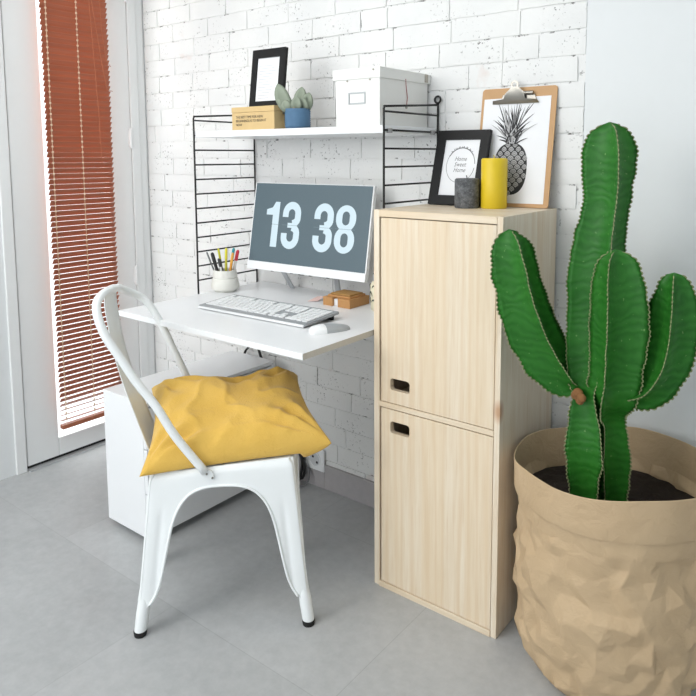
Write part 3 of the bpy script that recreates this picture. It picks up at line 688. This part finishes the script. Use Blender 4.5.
ck = obj('clip', prism(B(), [[(-0.082, h-0.050), (0.070, h-0.050), (0.066, h-0.041), (0.028, h-0.037), (0.024, h-0.018), (0.010, h-0.006)] + arc(-0.006, h+0.004, 0.013, 0.013, -30, 210, 14) + [(-0.024, h-0.010), (-0.038, h-0.022), (-0.042, h-0.037), (-0.078, h-0.041)],
     [(q[0], q[1]) for q in arc(-0.006, h+0.004, 0.007, 0.007, 0, 345, 14)]], lambda u, v, d: f(u, v, d + 0.010 + 0.16*max(0, v-(h-0.05)) if v > h-0.047 else d+0.004), 0.0, 0.0022), STEEL, cl, smooth=True, auto=25)
obj('clip_base', prism(B(), [[(-0.056, h-0.040), (0.062, h-0.040), (0.054, h-0.022), (-0.050, h-0.022)]], f, 0.001, 0.005), STEEL, cl, bevel=0.001)
obj('spring', tube(B(), [f(-0.035, h-0.020, 0.010), f(0.052, h-0.020, 0.010)], 0.0055, 12), STEEL, cl, smooth=True, auto=40)

f = tilted((0.996, -0.107, CH+0.0025), 0.0, 0.272); w, h = 0.187, 0.241
p2 = thing('picture_frame', 'black picture frame reading home sweet home on the pine cupboard, behind the charcoal candle', 'picture frame', f(0, 0, 0))
obj('frame_moulding', prism(B(), [[(-w/2, 0), (w/2, 0), (w/2, h), (-w/2, h)], [(-w/2+0.031, 0.030), (w/2-0.031, 0.030), (w/2-0.031, h-0.031), (-w/2+0.031, h-0.031)]], f, -0.008, 0.006), BLACK, p2, bevel=0.001)
sh2 = obj('print_sheet', prism(B(), [[(-w/2+0.025, 0.025), (w/2-0.025, 0.025), (w/2-0.025, h-0.025), (-w/2+0.025, h-0.025)]], f, -0.006, 0.0), PAPER, p2)
bm = B(); cu_, cv_ = 0.002, 0.128
for a0, a1, ww in ((35, 150, 0.0032), (150, 330, 0.0013), (5, 40, 0.0020), (330, 352, 0.0016)):
    for q in ribbon(arc(cu_, cv_, 0.050, 0.056, a0, a1, 30), ww): sheet(bm, q, f, 0.0002, 0.0002)
for k in range(26):
    a = math.radians(45+k*3.6); r0 = 1.0; x, y = cu_+0.050*math.cos(a), cv_+0.056*math.sin(a); d_ = RR.uniform(-0.9, 0.9)
    for q in ribbon([(x, y), (x+0.007*math.cos(a+d_), y+0.006*math.sin(a+d_))], 0.0012): sheet(bm, q, f, 0.0002, 0.0002)
obj('wreath_print', bm, INK_MID, sh2)
obj('lettering', text_mesh('Home\nSweet\nHome', 0.020, f, 0.0003, shear=0.35, align='CENTER', u0=0.0, v0=0.142, spacing=0.90, xs=0.85), INK_MID, sh2)

def candle(c, r, h, mat, label, dome):
    t = thing('pillar_candle', label, 'candle', c, 'pillar candles on the cupboard')
    obj('wax', lathe(B(), [(0, 0), (r-0.002, 0), (r, 0.003), (r, h-0.004), (r-0.004, h), (0.010, h-0.004), (0, h-0.005)], c, 48), mat, t, smooth=True, auto=50)
    obj('wick', tube(B(), [(c[0], c[1], c[2]+h-0.006), (c[0]-0.001, c[1], c[2]+h+0.004), (c[0]-0.003, c[1], c[2]+h+0.009)], 0.0014, 6), dome, t)
candle((1.066, -0.150, CH+0.0002), 0.0370, 0.088, CHARC, 'short charcoal grey pillar candle in front of the black picture frame', BLACK)
candle((1.139, -0.118, CH+0.0002), 0.0385, 0.148, YELLOW, 'tall mustard yellow pillar candle beside the charcoal one, before the clipboard', WICK)

# ---------------------------------------------------------------- drawer unit under the desk
du = thing('drawer_unit', 'low white drawer unit on castors standing under the desk behind the chair', 'drawer unit', (0.035, -0.36, 0))
DX0, DX1, DY0_, DY1_ = -0.087, 0.158, -0.667, -0.075
obj('carcass', bx(DX0, DX1-0.018, DY0_, DY1_, 0.025, 0.500), WHITE_GLOSS, du, bevel=0.0015)
for z0, z1 in ((0.027, 0.180), (0.184, 0.338), (0.342, 0.480)):
    obj('drawer_front', bx(DX1-0.0175, DX1, DY0_+0.001, DY1_-0.001, z0, z1), WHITE_GLOSS, du, bevel=0.001)
obj('top_rim', bx(DX1-0.0175, DX1, DY0_, DY1_, 0.486, 0.500), WHITE_GLOSS, du, bevel=0.001)
for x in (DX0+0.03, DX1-0.03):
    for y in (DY0_+0.05, DY1_-0.05):
        obj('castor', tube(B(), [(x-0.009, y, 0.0128), (x+0.009, y, 0.0128)], 0.0125, 14), RUBBER, du, smooth=True, auto=40)

# ---------------------------------------------------------------- socket and cords
so = thing('wall_socket', 'white wall socket set low on the brick wall beside the chair', 'socket', (0.316, -0.008, 0.067))
obj('plate', bx(0.266, 0.365, -0.014, -0.003, 0.067, 0.158), PLASTIC_W, so, bevel=0.003)
bm = B(); scx, scz = 0.318, 0.112
prism(bm, [arc(scx, scz, 0.0300, 0.0300, 0, 350, 30), arc(scx, scz, 0.0262, 0.0262, 0, 350, 30)], lambda u, v, d: Vector((u, -0.014-d, v)), 0.0, 0.003)
obj('socket_ring', bm, PLASTIC_W, so)
bm = B(); prism(bm, [arc(scx, scz, 0.0260, 0.0260, 0, 350, 30)], lambda u, v, d: Vector((u, -0.0142-d, v)), 0.0, 0.0006)
obj('socket_well', bm, plain('socket_well_grey', (208, 211, 213), 0.4), so)
bm = B()
for du_, dv_ in ((-0.010, 0.009), (0.011, -0.011)): prism(bm, [arc(scx+du_, scz+dv_, 0.0052, 0.0052, 0, 330, 12)], lambda u, v, d: Vector((u, -0.0149-d, v)), 0, 0.0004)
obj('socket_holes', bm, BLACK, so)
def spl(pts, n=10):
    out = []; P = [Vector(p) for p in pts]; P = [P[0]] + P + [P[-1]]
    for i in range(1, len(P)-2):
        for k in range(n):
            t = k/n; a, b, c, d = P[i-1:i+3]
            out.append(0.5*((2*b) + (c-a)*t + (2*a-5*b+4*c-d)*t*t + (3*b-a-3*c+d)*t**3))
    out.append(P[-2]); return out
pcd = thing('power_cord', 'tangle of dark power cord hanging against the wall beside the socket', 'cord', (0.21, -0.05, 0))
obj('cable', tube(B(), spl([(0.012, -0.020, 0.778), (0.016, -0.022, 0.60), (0.022, -0.024, 0.50), (0.15, -0.03, 0.30), (0.23, -0.035, 0.18), (0.282, -0.04, 0.09), (0.272, -0.04, 0.03), (0.235, -0.05, 0.045), (0.225, -0.05, 0.12), (0.25, -0.045, 0.15), (0.277, -0.045, 0.11), (0.262, -0.05, 0.02), (0.22, -0.07, 0.006), (0.12, -0.05, 0.0055)]), 0.0056, 8), BLACK_WIRE, pcd, smooth=True)
obj('cable', tube(B(), spl([(0.01, -0.020, 0.778), (-0.02, -0.02, 0.55), (-0.075, -0.02, 0.47), (-0.10, -0.03, 0.30), (0.03, -0.03, 0.10), (0.17, -0.035, 0.16), (0.24, -0.03, 0.14), (0.262, -0.03, 0.07), (0.255, -0.06, 0.0055), (0.20, -0.10, 0.0055)]), 0.0050, 8), BLACK_WIRE, pcd, smooth=True)
obj('cable', tube(B(), spl([(0.21, -0.03, 0.17), (0.22, -0.034, 0.10), (0.235, -0.055, 0.03), (0.27, -0.065, 0.0055), (0.305, -0.05, 0.02), (0.30, -0.03, 0.055), (0.27, -0.028, 0.10), (0.235, -0.03, 0.12)]), 0.0036, 8), plain('grey_cord', (110, 110, 112), 0.6), pcd, smooth=True)

# ---------------------------------------------------------------- metal chair
CC = Vector((0.536, -0.6475, 0)); TT = Vector((0.741, 0.672, 0)).normalized(); NN = Vector((-TT.y, TT.x, 0))
def ch(s, o, z): return CC + TT*s + NN*o + Vector((0, 0, z))
chair = thing('metal_chair', 'white painted metal bistro chair with a bent tube back, pulled up to the desk', 'chair', CC)
FOOT = {'rr': (-0.232, -0.199), 'fr': (0.252, -0.199), 'fl': (0.210, 0.172), 'rl': (-0.276, 0.150)}
TOP = {'rr': (-0.186, -0.168), 'fr': (0.206, -0.168), 'fl': (0.206, 0.168), 'rl': (-0.186, 0.168)}
ZT = lambda s: 0.449 + (s+0.19)*0.075
def corner(k, z):
    t = z/0.46; return (FOOT[k][0]*(1-t)+TOP[k][0]*t, FOOT[k][1]*(1-t)+TOP[k][1]*t)
ARCH = [(0, 0.412), (0.25, 0.408), (0.44, 0.391), (0.57, 0.358), (0.65, 0.312), (0.705, 0.24), (0.755, 0.16), (0.805, 0.115), (0.87, 0.088), (0.93, 0.072), (1.0, 0.066)]
def hz_(w):
    w = abs(w)
    for (a, b), (c, d) in zip(ARCH, ARCH[1:]):
        if a <= w <= c: return b + (d-b)*(w-a)/(c-a)
    return 0.066
SIDES = (('rr', 'fr'), ('fr', 'fl'), ('fl', 'rl'), ('rl', 'rr'))
def side_pt(si, w, z):
    a, b = SIDES[si]; p, q = corner(a, z), corner(b, z); t = (w+1)/2
    x, y = p[0]+(q[0]-p[0])*t, p[1]+(q[1]-p[1])*t
    # round the corner: pull in near the ends
    L = math.hypot(q[0]-p[0], q[1]-p[1]); e = (1-abs(w))*L/2; r = 0.016
    nx, ny = (q[1]-p[1])/L, -(q[0]-p[0])/L
    ins = 0.0
    if e < r: ins = r - math.sqrt(max(0, r*r-(r-e)**2)); ins *= 0.35
    # pressed channel down each leg
    if z < 0.37:
        k = math.exp(-((e-0.042)/0.009)**2) * min(1, max(0, (0.37-z)/0.06)) * min(1, max(0, (z-0.07)/0.05)); ins += 0.0035*k
    mz = max(0.0, (z-ZT(x)+0.018)/0.018); ins += 0.009*mz*mz
    return ch(x-nx*ins, y-ny*ins, z)
WCOL = sorted(set([round(-1+0.02*k, 3) for k in range(0, 19)] + [round(-0.60+0.06*k, 3) for k in range(0, 21)] + [round(1-0.02*k, 3) for k in range(0, 19)]))
ZC = 0.315
def shell(bm, si, ws, lo, hi, n):
    cols = []
    for w in ws:
        z0, z1 = lo(w), hi(w)
        cols.append([bm.verts.new(side_pt(si, w, z0+(z1-z0)*k/n)) for k in range(n+1)])
    for a, b in zip(cols, cols[1:]):
        for k in range(n):
            f_ = [a[k], b[k], b[k+1], a[k+1]]
            if (a[k].co-a[k+1].co).length < 1e-7 and (b[k].co-b[k+1].co).length < 1e-7: continue
            bm.faces.new(f_)
def ztop(si, w):
    a, b = SIDES[si]; p, q = corner(a, 0.46), corner(b, 0.46); return ZT(p[0]+(q[0]-p[0])*(w+1)/2)
ref = B()
for si in range(4):
    shell(ref, si, WCOL, lambda w: max(hz_(w), ZC), lambda w, si=si: ztop(si, w), 12)
    shell(ref, si, [w for w in WCOL if w <= -0.635], lambda w: min(hz_(w), ZC), lambda w: ZC, 14); shell(ref, si, [w for w in WCOL if w >= 0.635], lambda w: min(hz_(w), ZC), lambda w: ZC, 14)
bmesh.ops.remove_doubles(ref, verts=ref.verts, dist=0.0003); ref.normal_update()
KEY = lambda v: (round(v.x*2000), round(v.y*2000), round(v.z*2000))
REFN = {}
for v in ref.verts:
    n_ = v.normal.copy()
    if n_.dot(v.co - Vector((CC.x, CC.y, v.co.z))) < 0: n_.negate()
    k_ = KEY(v.co)
    for dx in (-1, 0, 1):
        for dy in (-1, 0, 1):
            for dz_ in (-1, 0, 1): REFN.setdefault((k_[0]+dx, k_[1]+dy, k_[2]+dz_), n_)
    REFN[k_] = n_
ref.free()
def shell_normals(o):
    me = o.data; base = ROOT[o.parent.name]; cn = [tuple(c.vector) for c in me.corner_normals]
    for i, l in enumerate(me.loops):
        co = me.vertices[l.vertex_index].co + base
        if abs(co.z-ZC) < 0.03:
            q = REFN.get(KEY(co))
            if q is not None: cn[i] = tuple(q)
    me.normals_split_custom_set(cn)
bm = B()
for si in range(4): shell(bm, si, WCOL, lambda w: max(hz_(w), ZC), lambda w, si=si: ztop(si, w), 12)
# seat pan
N = 20; g = {}
for i in range(N+1):
    for j in range(N+1):
        u, v = -1+2*i/N, -1+2*j/N
        s = 0.010+0.184*u; o_ = 0.157*v; rr_ = max(abs(u), abs(v)); cr = 1-0.018*max(0, min(abs(u), abs(v))-0.85)/0.15
        z = ZT(s) - 0.0005 - 0.006*max(0, 1-rr_**2)
        g[i, j] = bm.verts.new(ch(0.010+0.1885*u*cr, o_*cr*1.018, z))
for i in range(N):
    for j in range(N): bm.faces.new((g[i, j], g[i+1, j], g[i+1, j+1], g[i, j+1]))
bmesh.ops.remove_doubles(bm, verts=bm.verts, dist=0.0004); bmesh.ops.recalc_face_normals(bm, faces=bm.faces)
o = obj('seat', bm, CHAIR_M, chair, smooth=True, auto=60); shell_normals(o)
for ci, key in enumerate(('rr', 'fr', 'fl', 'rl')):
    bm = B()
    s_in, s_out = ci, (ci-1) % 4     # this corner starts side ci and ends side ci-1
    wn = [w for w in WCOL if w <= -0.635]; wp = [w for w in WCOL if w >= 0.635]
    shell(bm, s_in, wn, lambda w: min(hz_(w), ZC), lambda w: ZC, 14); shell(bm, s_out, wp, lambda w: min(hz_(w), ZC), lambda w: ZC, 14)
    lg_n = len(bm.verts)
    # round sleeve at the foot
    fx, fy = corner(key, 0.0); ix, iy = (-1 if fx > 0 else 1), (-1 if fy > 0 else 1)
    tx, ty = corner(key, 0.12)
    a = ch(fx+ix*0.011, fy+iy*0.011, 0.010); b = ch(tx+ix*0.015, ty+iy*0.015, 0.125)
    tube(bm, [a, a+(b-a)*0.45, a+(b-a)*0.7, b], [0.0165, 0.0175, 0.0165, 0.010], 18)
    bmesh.ops.remove_doubles(bm, verts=bm.verts, dist=0.0003); bmesh.ops.recalc_face_normals(bm, faces=bm.faces)
    lg = obj('leg', bm, CHAIR_M, chair, smooth=True, auto=60)
    shell_normals(lg)
    obj('rubber_foot', tube(B(), [(a.x, a.y, 0.0), (a.x, a.y, 0.011), (a.x, a.y, 0.015)], [0.0165, 0.0182, 0.0172], 18), RUBBER, lg, smooth=True, auto=40)
for si in range(4):
    pts = [side_pt(si, w, z) for w, z in [(-q, zz) for q, zz in reversed(ARCH[1:9])] + [(q, zz) for q, zz in ARCH[:9]]]
    obj('rolled_rim', tube(B(), spl(pts, 4), 0.0042, 8), CHAIR_M, chair, smooth=True)
# bent tube back
HOOP = [(-.035,-.178,.456),(-.109,-.182,.56),(-.158,-.182,.647),(-.204,-.182,.712),(-.244,-.182,.78),(-.279,-.181,.838),(-.300,-.174,.89),(-.308,-.155,.924),(-.305,-.12,.940),(-.300,-.05,.943),
        (-.302,0,.936),(-.310,.06,.926),(-.316,.10,.916),(-.308,.140,.900),(-.280,.172,.876),(-.25,.181,.843),(-.213,.182,.773),(-.187,.182,.71),(-.153,.182,.63),(-.115,.180,.54),(-.078,.177,.456)]
pts = [ch(*q) for q in HOOP]
obj('back_hoop', tube(B(), spl(pts, 4), 0.0115, 14), CHAIR_M, chair, smooth=True)
for sg in (-1, 1):
    bm = B(); q = rrect(-0.019, 0.019, -0.012, 0.016, 0.008)
    prism(bm, [q], lambda u, v, d: ch((-0.030 if sg < 0 else -0.072)+u*0.9-0.2*v, sg*(0.1705+d), 0.447+v*1.0-u*0.3), 0.0, 0.006)
    br = obj('bracket', bm, CHAIR_M, chair, bevel=0.002)
    for u in (-0.007, 0.008):
        obj('rivet', tube(B(), [ch((-0.024 if sg < 0 else -0.066)+u, sg*0.1764, 0.444-u*0.8), ch((-0.024 if sg < 0 else -0.066)+u, sg*0.179, 0.444-u*0.8)], 0.0028, 10), STEEL, br)
# back splat: one curved strip from the top of the hoop down to the rear of the seat
SP = [(-.313,.936),(-.320,.905),(-.318,.86),(-.306,.77),(-.288,.69),(-.266,.62),(-.235,.53),(-.212,.47),(-.198,.442)]
sp = spl([(s, 0, z) for s, z in SP], 5); bm = B(); rows = []
for i, p in enumerate(sp):
    t = i/(len(sp)-1); hwid = 0.058 - 0.006*math.sin(math.pi*t) + 0.008*t; r = []
    for k in range(9):
        q = -1+k/4; r.append(bm.verts.new(ch(p.x - 0.010*(1-q*q)*math.sin(math.pi*t) + 0.006*(math.sin(math.pi*t)), q*hwid, p.z)))
    rows.append(r)
for a, b in zip(rows, rows[1:]):
    for k in range(8): bm.faces.new((a[k], a[k+1], b[k+1], b[k]))
bmesh.ops.recalc_face_normals(bm, faces=bm.faces)
o = obj('back_splat', bm, CHAIR_M, chair, smooth=True)
m = o.modifiers.new('solid', 'SOLIDIFY'); m.thickness = 0.0025; m.offset = 0

# ---------------------------------------------------------------- cushion
PC = {(-1, -1): (-0.212, -0.190, 0.450), (1, -1): (0.316, -0.162, 0.515), (1, 1): (0.214, 0.168, 0.606), (-1, 1): (-0.246, 0.130, 0.592)}
def pil(u, v, side):
    cu, cv = u*(1-0.10*(1-v*v)*abs(u)**2), v*(1-0.10*(1-u*u)*abs(v)**2)
    p = Vector((0, 0, 0))
    for (a, b), q in PC.items(): p += Vector(q)*((1+a*cu)/2*(1+b*cv)/2)
    e = max(0, (1-u**4)*(1-v**4)); th = e**0.5
    wr = 0.0
    q = Vector((p.x*6.5, p.y*6.5, 3.1))
    wr += (1-abs(noise.noise(q)))**3*0.013 + noise.noise(q*2.3)*0.006 + (1-abs(noise.noise(q*1.7+Vector((4,2,0)))))**8*0.010
    # gathered creases that run in from the corners
    for (a, b), _ in PC.items():
        dx, dy = u-a, v-b; d = math.hypot(dx, dy); an = math.atan2(dy, dx)
        wr += 0.012*math.sin(an*13+a*2+b)*math.exp(-((d-0.45)/0.33)**2)
    dent = 0.030*math.exp(-(((u-0.18)/0.30)**2 + ((v-0.72)/0.22)**2))
    if side > 0: z = p.z + 0.069*th + (wr-0.008)*th - dent*e**0.3
    else:
        z = p.z - 0.085*th
        if -0.21 < p.x < 0.23 and -0.19 < p.y < 0.19: z = max(z, ZT(p.x)+0.004)
    if side > 0 and -0.21 < p.x < 0.23 and -0.19 < p.y < 0.19: z = max(z, ZT(p.x)+0.012)
    return ch(p.x, p.y, z)
bm = B(); N = 56; G = {}
for sd in (1, -1):
    for i in range(N+1):
        for j in range(N+1):
            edge = i in (0, N) or j in (0, N)
            if edge and (i, j, 1) in G: G[i, j, sd] = G[i, j, 1]; continue
            G[i, j, sd] = bm.verts.new(pil(-1+2*i/N, -1+2*j/N, sd))
    for i in range(N):
        for j in range(N):
            q = [G[i, j, sd], G[i+1, j, sd], G[i+1, j+1, sd], G[i, j+1, sd]]
            bm.faces.new(q if sd > 0 else q[::-1])
bmesh.ops.recalc_face_normals(bm, faces=bm.faces)
cu = obj('cushion', bm, FABRIC, None, smooth=True); tag(cu, 'creased mustard yellow cushion lying on the seat of the white metal chair', 'cushion')
m = cu.modifiers.new('sub', 'SUBSURF'); m.levels = 1; m.render_levels = 1

# ---------------------------------------------------------------- cactus in a paper bag
bc = Vector((1.562, -0.270, 0))
cp = thing('potted_cactus', 'tall green branching cactus planted in a crumpled brown paper bag beside the cupboard', 'plant', bc)
def bag_r(z):
    P = [(0, 0.185), (0.03, 0.214), (0.08, 0.234), (0.18, 0.243), (0.30, 0.243), (0.40, 0.243), (0.47, 0.243), (0.56, 0.247)]
    for (a, b), (c, d) in zip(P, P[1:]):
        if z <= c: t = (z-a)/(c-a); return b+(d-b)*t
    return P[-1][1]
def bag_pt(a, z, dr=0.0):
    r = bag_r(z) + dr; zz = z
    if z > 0.42: zz = z + (0.016*math.cos(a) - 0.002*math.sin(a) + 0.004*math.sin(a*5))*(z-0.42)/0.13
    return Vector((bc.x + math.cos(a)*r, bc.y + math.sin(a)*r*0.94, zz))
bm = B(); NA = 40; zs = [0.0, 0.022, 0.05, 0.085, 0.12, 0.155, 0.19, 0.225, 0.26, 0.295, 0.33, 0.365, 0.40, 0.435, 0.468]; rows = []
RB = random.Random(17)
for i, z in enumerate(zs):
    row = []; last = i >= len(zs)-1
    for k in range(NA):
        jz = 0 if i == 0 or last else RB.uniform(-0.013, 0.013); a = 2*math.pi*(k + (0.5 if i % 2 else 0) + (0 if last else RB.uniform(-0.38, 0.38)))/NA
        p0 = bag_pt(a, z); dr = RB.uniform(-0.012, 0.008) + 0.016*noise.noise(p0*6.5) - 0.004
        if i == 0: dr *= 0.5
        if last: dr = -0.002
        row.append(bm.verts.new(bag_pt(a, max(0, z+jz), dr)))
    rows.append(row)
for i, (a, b) in enumerate(zip(rows, rows[1:])):
    for k in range(NA):
        k2 = (k+1) % NA
        if i % 2 == 0: bm.faces.new((a[k], a[k2], b[k])); bm.faces.new((a[k2], b[k2], b[k]))
        else: bm.faces.new((a[k], b[k2], b[k])); bm.faces.new((a[k], a[k2], b[k2]))
bm.faces.new(rows[0][::-1])
bmesh.ops.recalc_face_normals(bm, faces=bm.faces)
ob = obj('paper_bag', bm, KRAFT, cp, smooth=True)
sm = ob.modifiers.new('soften', 'SUBSURF'); sm.levels = sm.render_levels = 3; sm.subdivision_type = 'CATMULL_CLARK'
cr = ob.data.attributes.new('crease_edge', 'FLOAT', 'EDGE')
for e in ob.data.edges: cr.data[e.index].value = RB.choice((0.2, 0.6, 0.9, 1.0))
bm = B(); NB = 120; rows = []
for z, dr in ((0.462, 0.0035), (0.468, 0.005), (0.50, 0.004), (0.535, 0.003), (0.552, 0.003), (0.5535, 0.0015), (0.552, 0.0), (0.50, -0.001), (0.46, -0.004), (0.42, -0.006)):
    rows.append([bm.verts.new(bag_pt(2*math.pi*k/NB, z, dr + 0.004*noise.noise(Vector((math.cos(2*math.pi*k/NB)*4, math.sin(2*math.pi*k/NB)*4, z*3))))) for k in range(NB)])
for a, b in zip(rows, rows[1:]):
    for k in range(NB): bm.faces.new((a[k], a[(k+1) % NB], b[(k+1) % NB], b[k]))
bmesh.ops.recalc_face_normals(bm, faces=bm.faces)
obj('folded_rim', bm, KRAFT, cp, smooth=True, auto=40)
bm = B(); rows = [[bm.verts.new((bc.x, bc.y, 0.442))]]
for j in range(1, 15):
    r = 0.228*j/14; rows.append([bm.verts.new((bc.x+r*math.cos(2*math.pi*k/48), bc.y+r*0.94*math.sin(2*math.pi*k/48), 0.437+0.008*noise.noise(Vector((r*30*math.cos(k*0.131), r*30*math.sin(k*0.131), 1))))) for k in range(48)])
for k in range(48): bm.faces.new((rows[0][0], rows[1][k], rows[1][(k+1) % 48]))
for a, b in zip(rows[1:], rows[2:]):
    for k in range(48): bm.faces.new((a[k], b[k], b[(k+1) % 48], a[(k+1) % 48]))
obj('soil', bm, SOIL, cp)
def stem(path, nr, phase, depth=0.52, twist=0.0, label=None):
    """ribbed succulent column along (x, y, z, radius) points"""
    P = spl([p[:3] for p in path], 22); Rr = [v.x for v in spl([(p[3], 0, 0) for p in path], 22)]
    bm = B(); NS = nr*10; rows = []; prev = None; n = len(P); acc = 0
    for i, p in enumerate(P):
        d = (P[min(i+1, n-1)] - P[max(i-1, 0)]).normalized()
        if i: acc += (P[i]-P[i-1]).length
        u = (Vector((1, 0, 0)) if prev is None else prev); u = (u - d*u.dot(d)).normalized(); prev = u; w = d.cross(u); row = []
        for k in range(NS):
            a = 2*math.pi*k/NS; fr = (k % 10)/10; hs = math.pi/nr
            # flat-to-hollow face between two sharp ribs (quadratic curve through the furrow)
            A2, B2 = Vector((math.cos(hs), -math.sin(hs))), Vector((math.cos(hs), math.sin(hs))); cc = 2*depth - math.cos(hs)
            pq = A2*(1-fr)**2 + Vector((cc, 0))*2*fr*(1-fr) + B2*fr*fr
            prof = pq.length; a = 2*math.pi*(k//10)/nr + hs + math.atan2(pq.y, pq.x)
            serr = (0.0048*abs(math.sin(acc*math.pi/0.0105+k)) + 0.006*noise.noise(Vector((acc*25, k, 2)))) if k % 10 == 0 else 0
            r = Rr[i]*prof + serr; an = a + phase + twist*acc
            row.append(bm.verts.new(p + (u*math.cos(an) + w*math.sin(an))*r))
        rows.append(row)
    for a, b in zip(rows, rows[1:]):
        for k in range(NS):
            f_ = bm.faces.new((a[k], a[(k+1) % NS], b[(k+1) % NS], b[k])); f_.smooth = True
    tip = bm.verts.new(P[-1] + (P[-1]-P[-2]).normalized()*Rr[-1]*0.4)
    for k in range(NS): bm.faces.new((rows[-1][k], rows[-1][(k+1) % NS], tip))
    bm.faces.new(rows[0][::-1]); bmesh.ops.recalc_face_normals(bm, faces=bm.faces)
    st = obj('stem', bm, CACT, cp)
    return st, P, Rr, nr, phase, twist
def rib_edges(info):
    st, P, Rr, nr, phase, twist = info; n = len(P)
    for q in range(nr):
        bm = B(); prev = None; acc = 0; pts = []; rad = []
        for i, p in enumerate(P):
            d = (P[min(i+1, n-1)] - P[max(i-1, 0)]).normalized()
            if i: acc += (P[i]-P[i-1]).length
            u = (Vector((1, 0, 0)) if prev is None else prev); u = (u - d*u.dot(d)).normalized(); prev = u; w = d.cross(u)
            an = 2*math.pi*q/nr + phase + twist*acc; s = abs(math.sin(acc*math.pi/0.0105+q*10))
            pts.append(p + (u*math.cos(an)+w*math.sin(an))*(Rr[i] - 0.0006 + 0.0048*s + 0.006*noise.noise(Vector((acc*25, q*10, 2))))); rad.append(0.0005+0.0012*s)
        tube(bm, pts, rad, 5)
        obj('rib_edge', bm, CACT_EDGE, st)
def S_(path, nr, ph, depth=0.52, twist=0.0):
    inf = stem(path, nr, ph, depth, twist); rib_edges(inf)
# main column, tall: from the soil up to the top of the plant
S_([(1.510, -0.335, 0.430, 0.044), (1.511, -0.335, 0.48, 0.045), (1.512, -0.335, 0.525, 0.048), (1.512, -0.335, 0.57, 0.057), (1.511, -0.335, 0.62, 0.056), (1.509, -0.333, 0.68, 0.045), (1.505, -0.332, 0.725, 0.036), (1.504, -0.330, 0.78, 0.046), (1.504, -0.328, 0.86, 0.054),
    (1.508, -0.326, 0.94, 0.056), (1.513, -0.325, 1.01, 0.064), (1.523, -0.322, 1.09, 0.064), (1.534, -0.320, 1.17, 0.056), (1.540, -0.320, 1.22, 0.056), (1.541, -0.320, 1.28, 0.062), (1.541, -0.320, 1.33, 0.060), (1.540, -0.320, 1.368, 0.044), (1.539, -0.320, 1.386, 0.016)], 4, math.radians(-27), 0.45, -0.53)
# second column, front right
S_([(1.566, -0.284, 0.430, 0.036), (1.566, -0.284, 0.48, 0.037), (1.566, -0.286, 0.53, 0.043), (1.566, -0.292, 0.59, 0.043), (1.566, -0.306, 0.66, 0.034), (1.563, -0.325, 0.700, 0.040), (1.576, -0.352, 0.745, 0.056), (1.584, -0.360, 0.80, 0.060), (1.590, -0.366, 0.88, 0.066),
    (1.591, -0.370, 0.96, 0.066), (1.587, -0.372, 1.03, 0.058), (1.583, -0.372, 1.075, 0.040), (1.581, -0.372, 1.094, 0.014)], 4, math.radians(-100), 0.45)
# left arm leaning out in front of the cupboard
S_([(1.486, -0.342, 0.745, 0.022), (1.462, -0.350, 0.758, 0.044), (1.432, -0.366, 0.800, 0.060), (1.400, -0.386, 0.860, 0.066), (1.378, -0.406, 0.93, 0.064), (1.362, -0.420, 1.00, 0.060), (1.353, -0.430, 1.06, 0.056), (1.346, -0.436, 1.105, 0.044), (1.343, -0.436, 1.130, 0.016)], 4, math.radians(-26), 0.45)
# right arm reaching out of the second column
S_([(1.612, -0.338, 0.745, 0.030), (1.650, -0.330, 0.770, 0.046), (1.682, -0.326, 0.825, 0.052), (1.696, -0.324, 0.89, 0.054), (1.700, -0.324, 0.96, 0.050), (1.699, -0.324, 1.02, 0.036), (1.698, -0.324, 1.045, 0.014)], 4, math.radians(-70), 0.45)
bm = B()
for c_, r_ in (((1.500, -0.366, 0.738), 0.014), ((1.510, -0.370, 0.730), 0.012), ((1.504, -0.364, 0.720), 0.011), ((1.492, -0.360, 0.730), 0.012)):
    bmesh.ops.create_icosphere(bm, subdivisions=2, radius=r_, matrix=Matrix.Translation(c_) @ Matrix.Diagonal((1, 0.5, 1, 1)))
obj('corky_scar', bm, CACT_SCAR, cp, smooth=True)
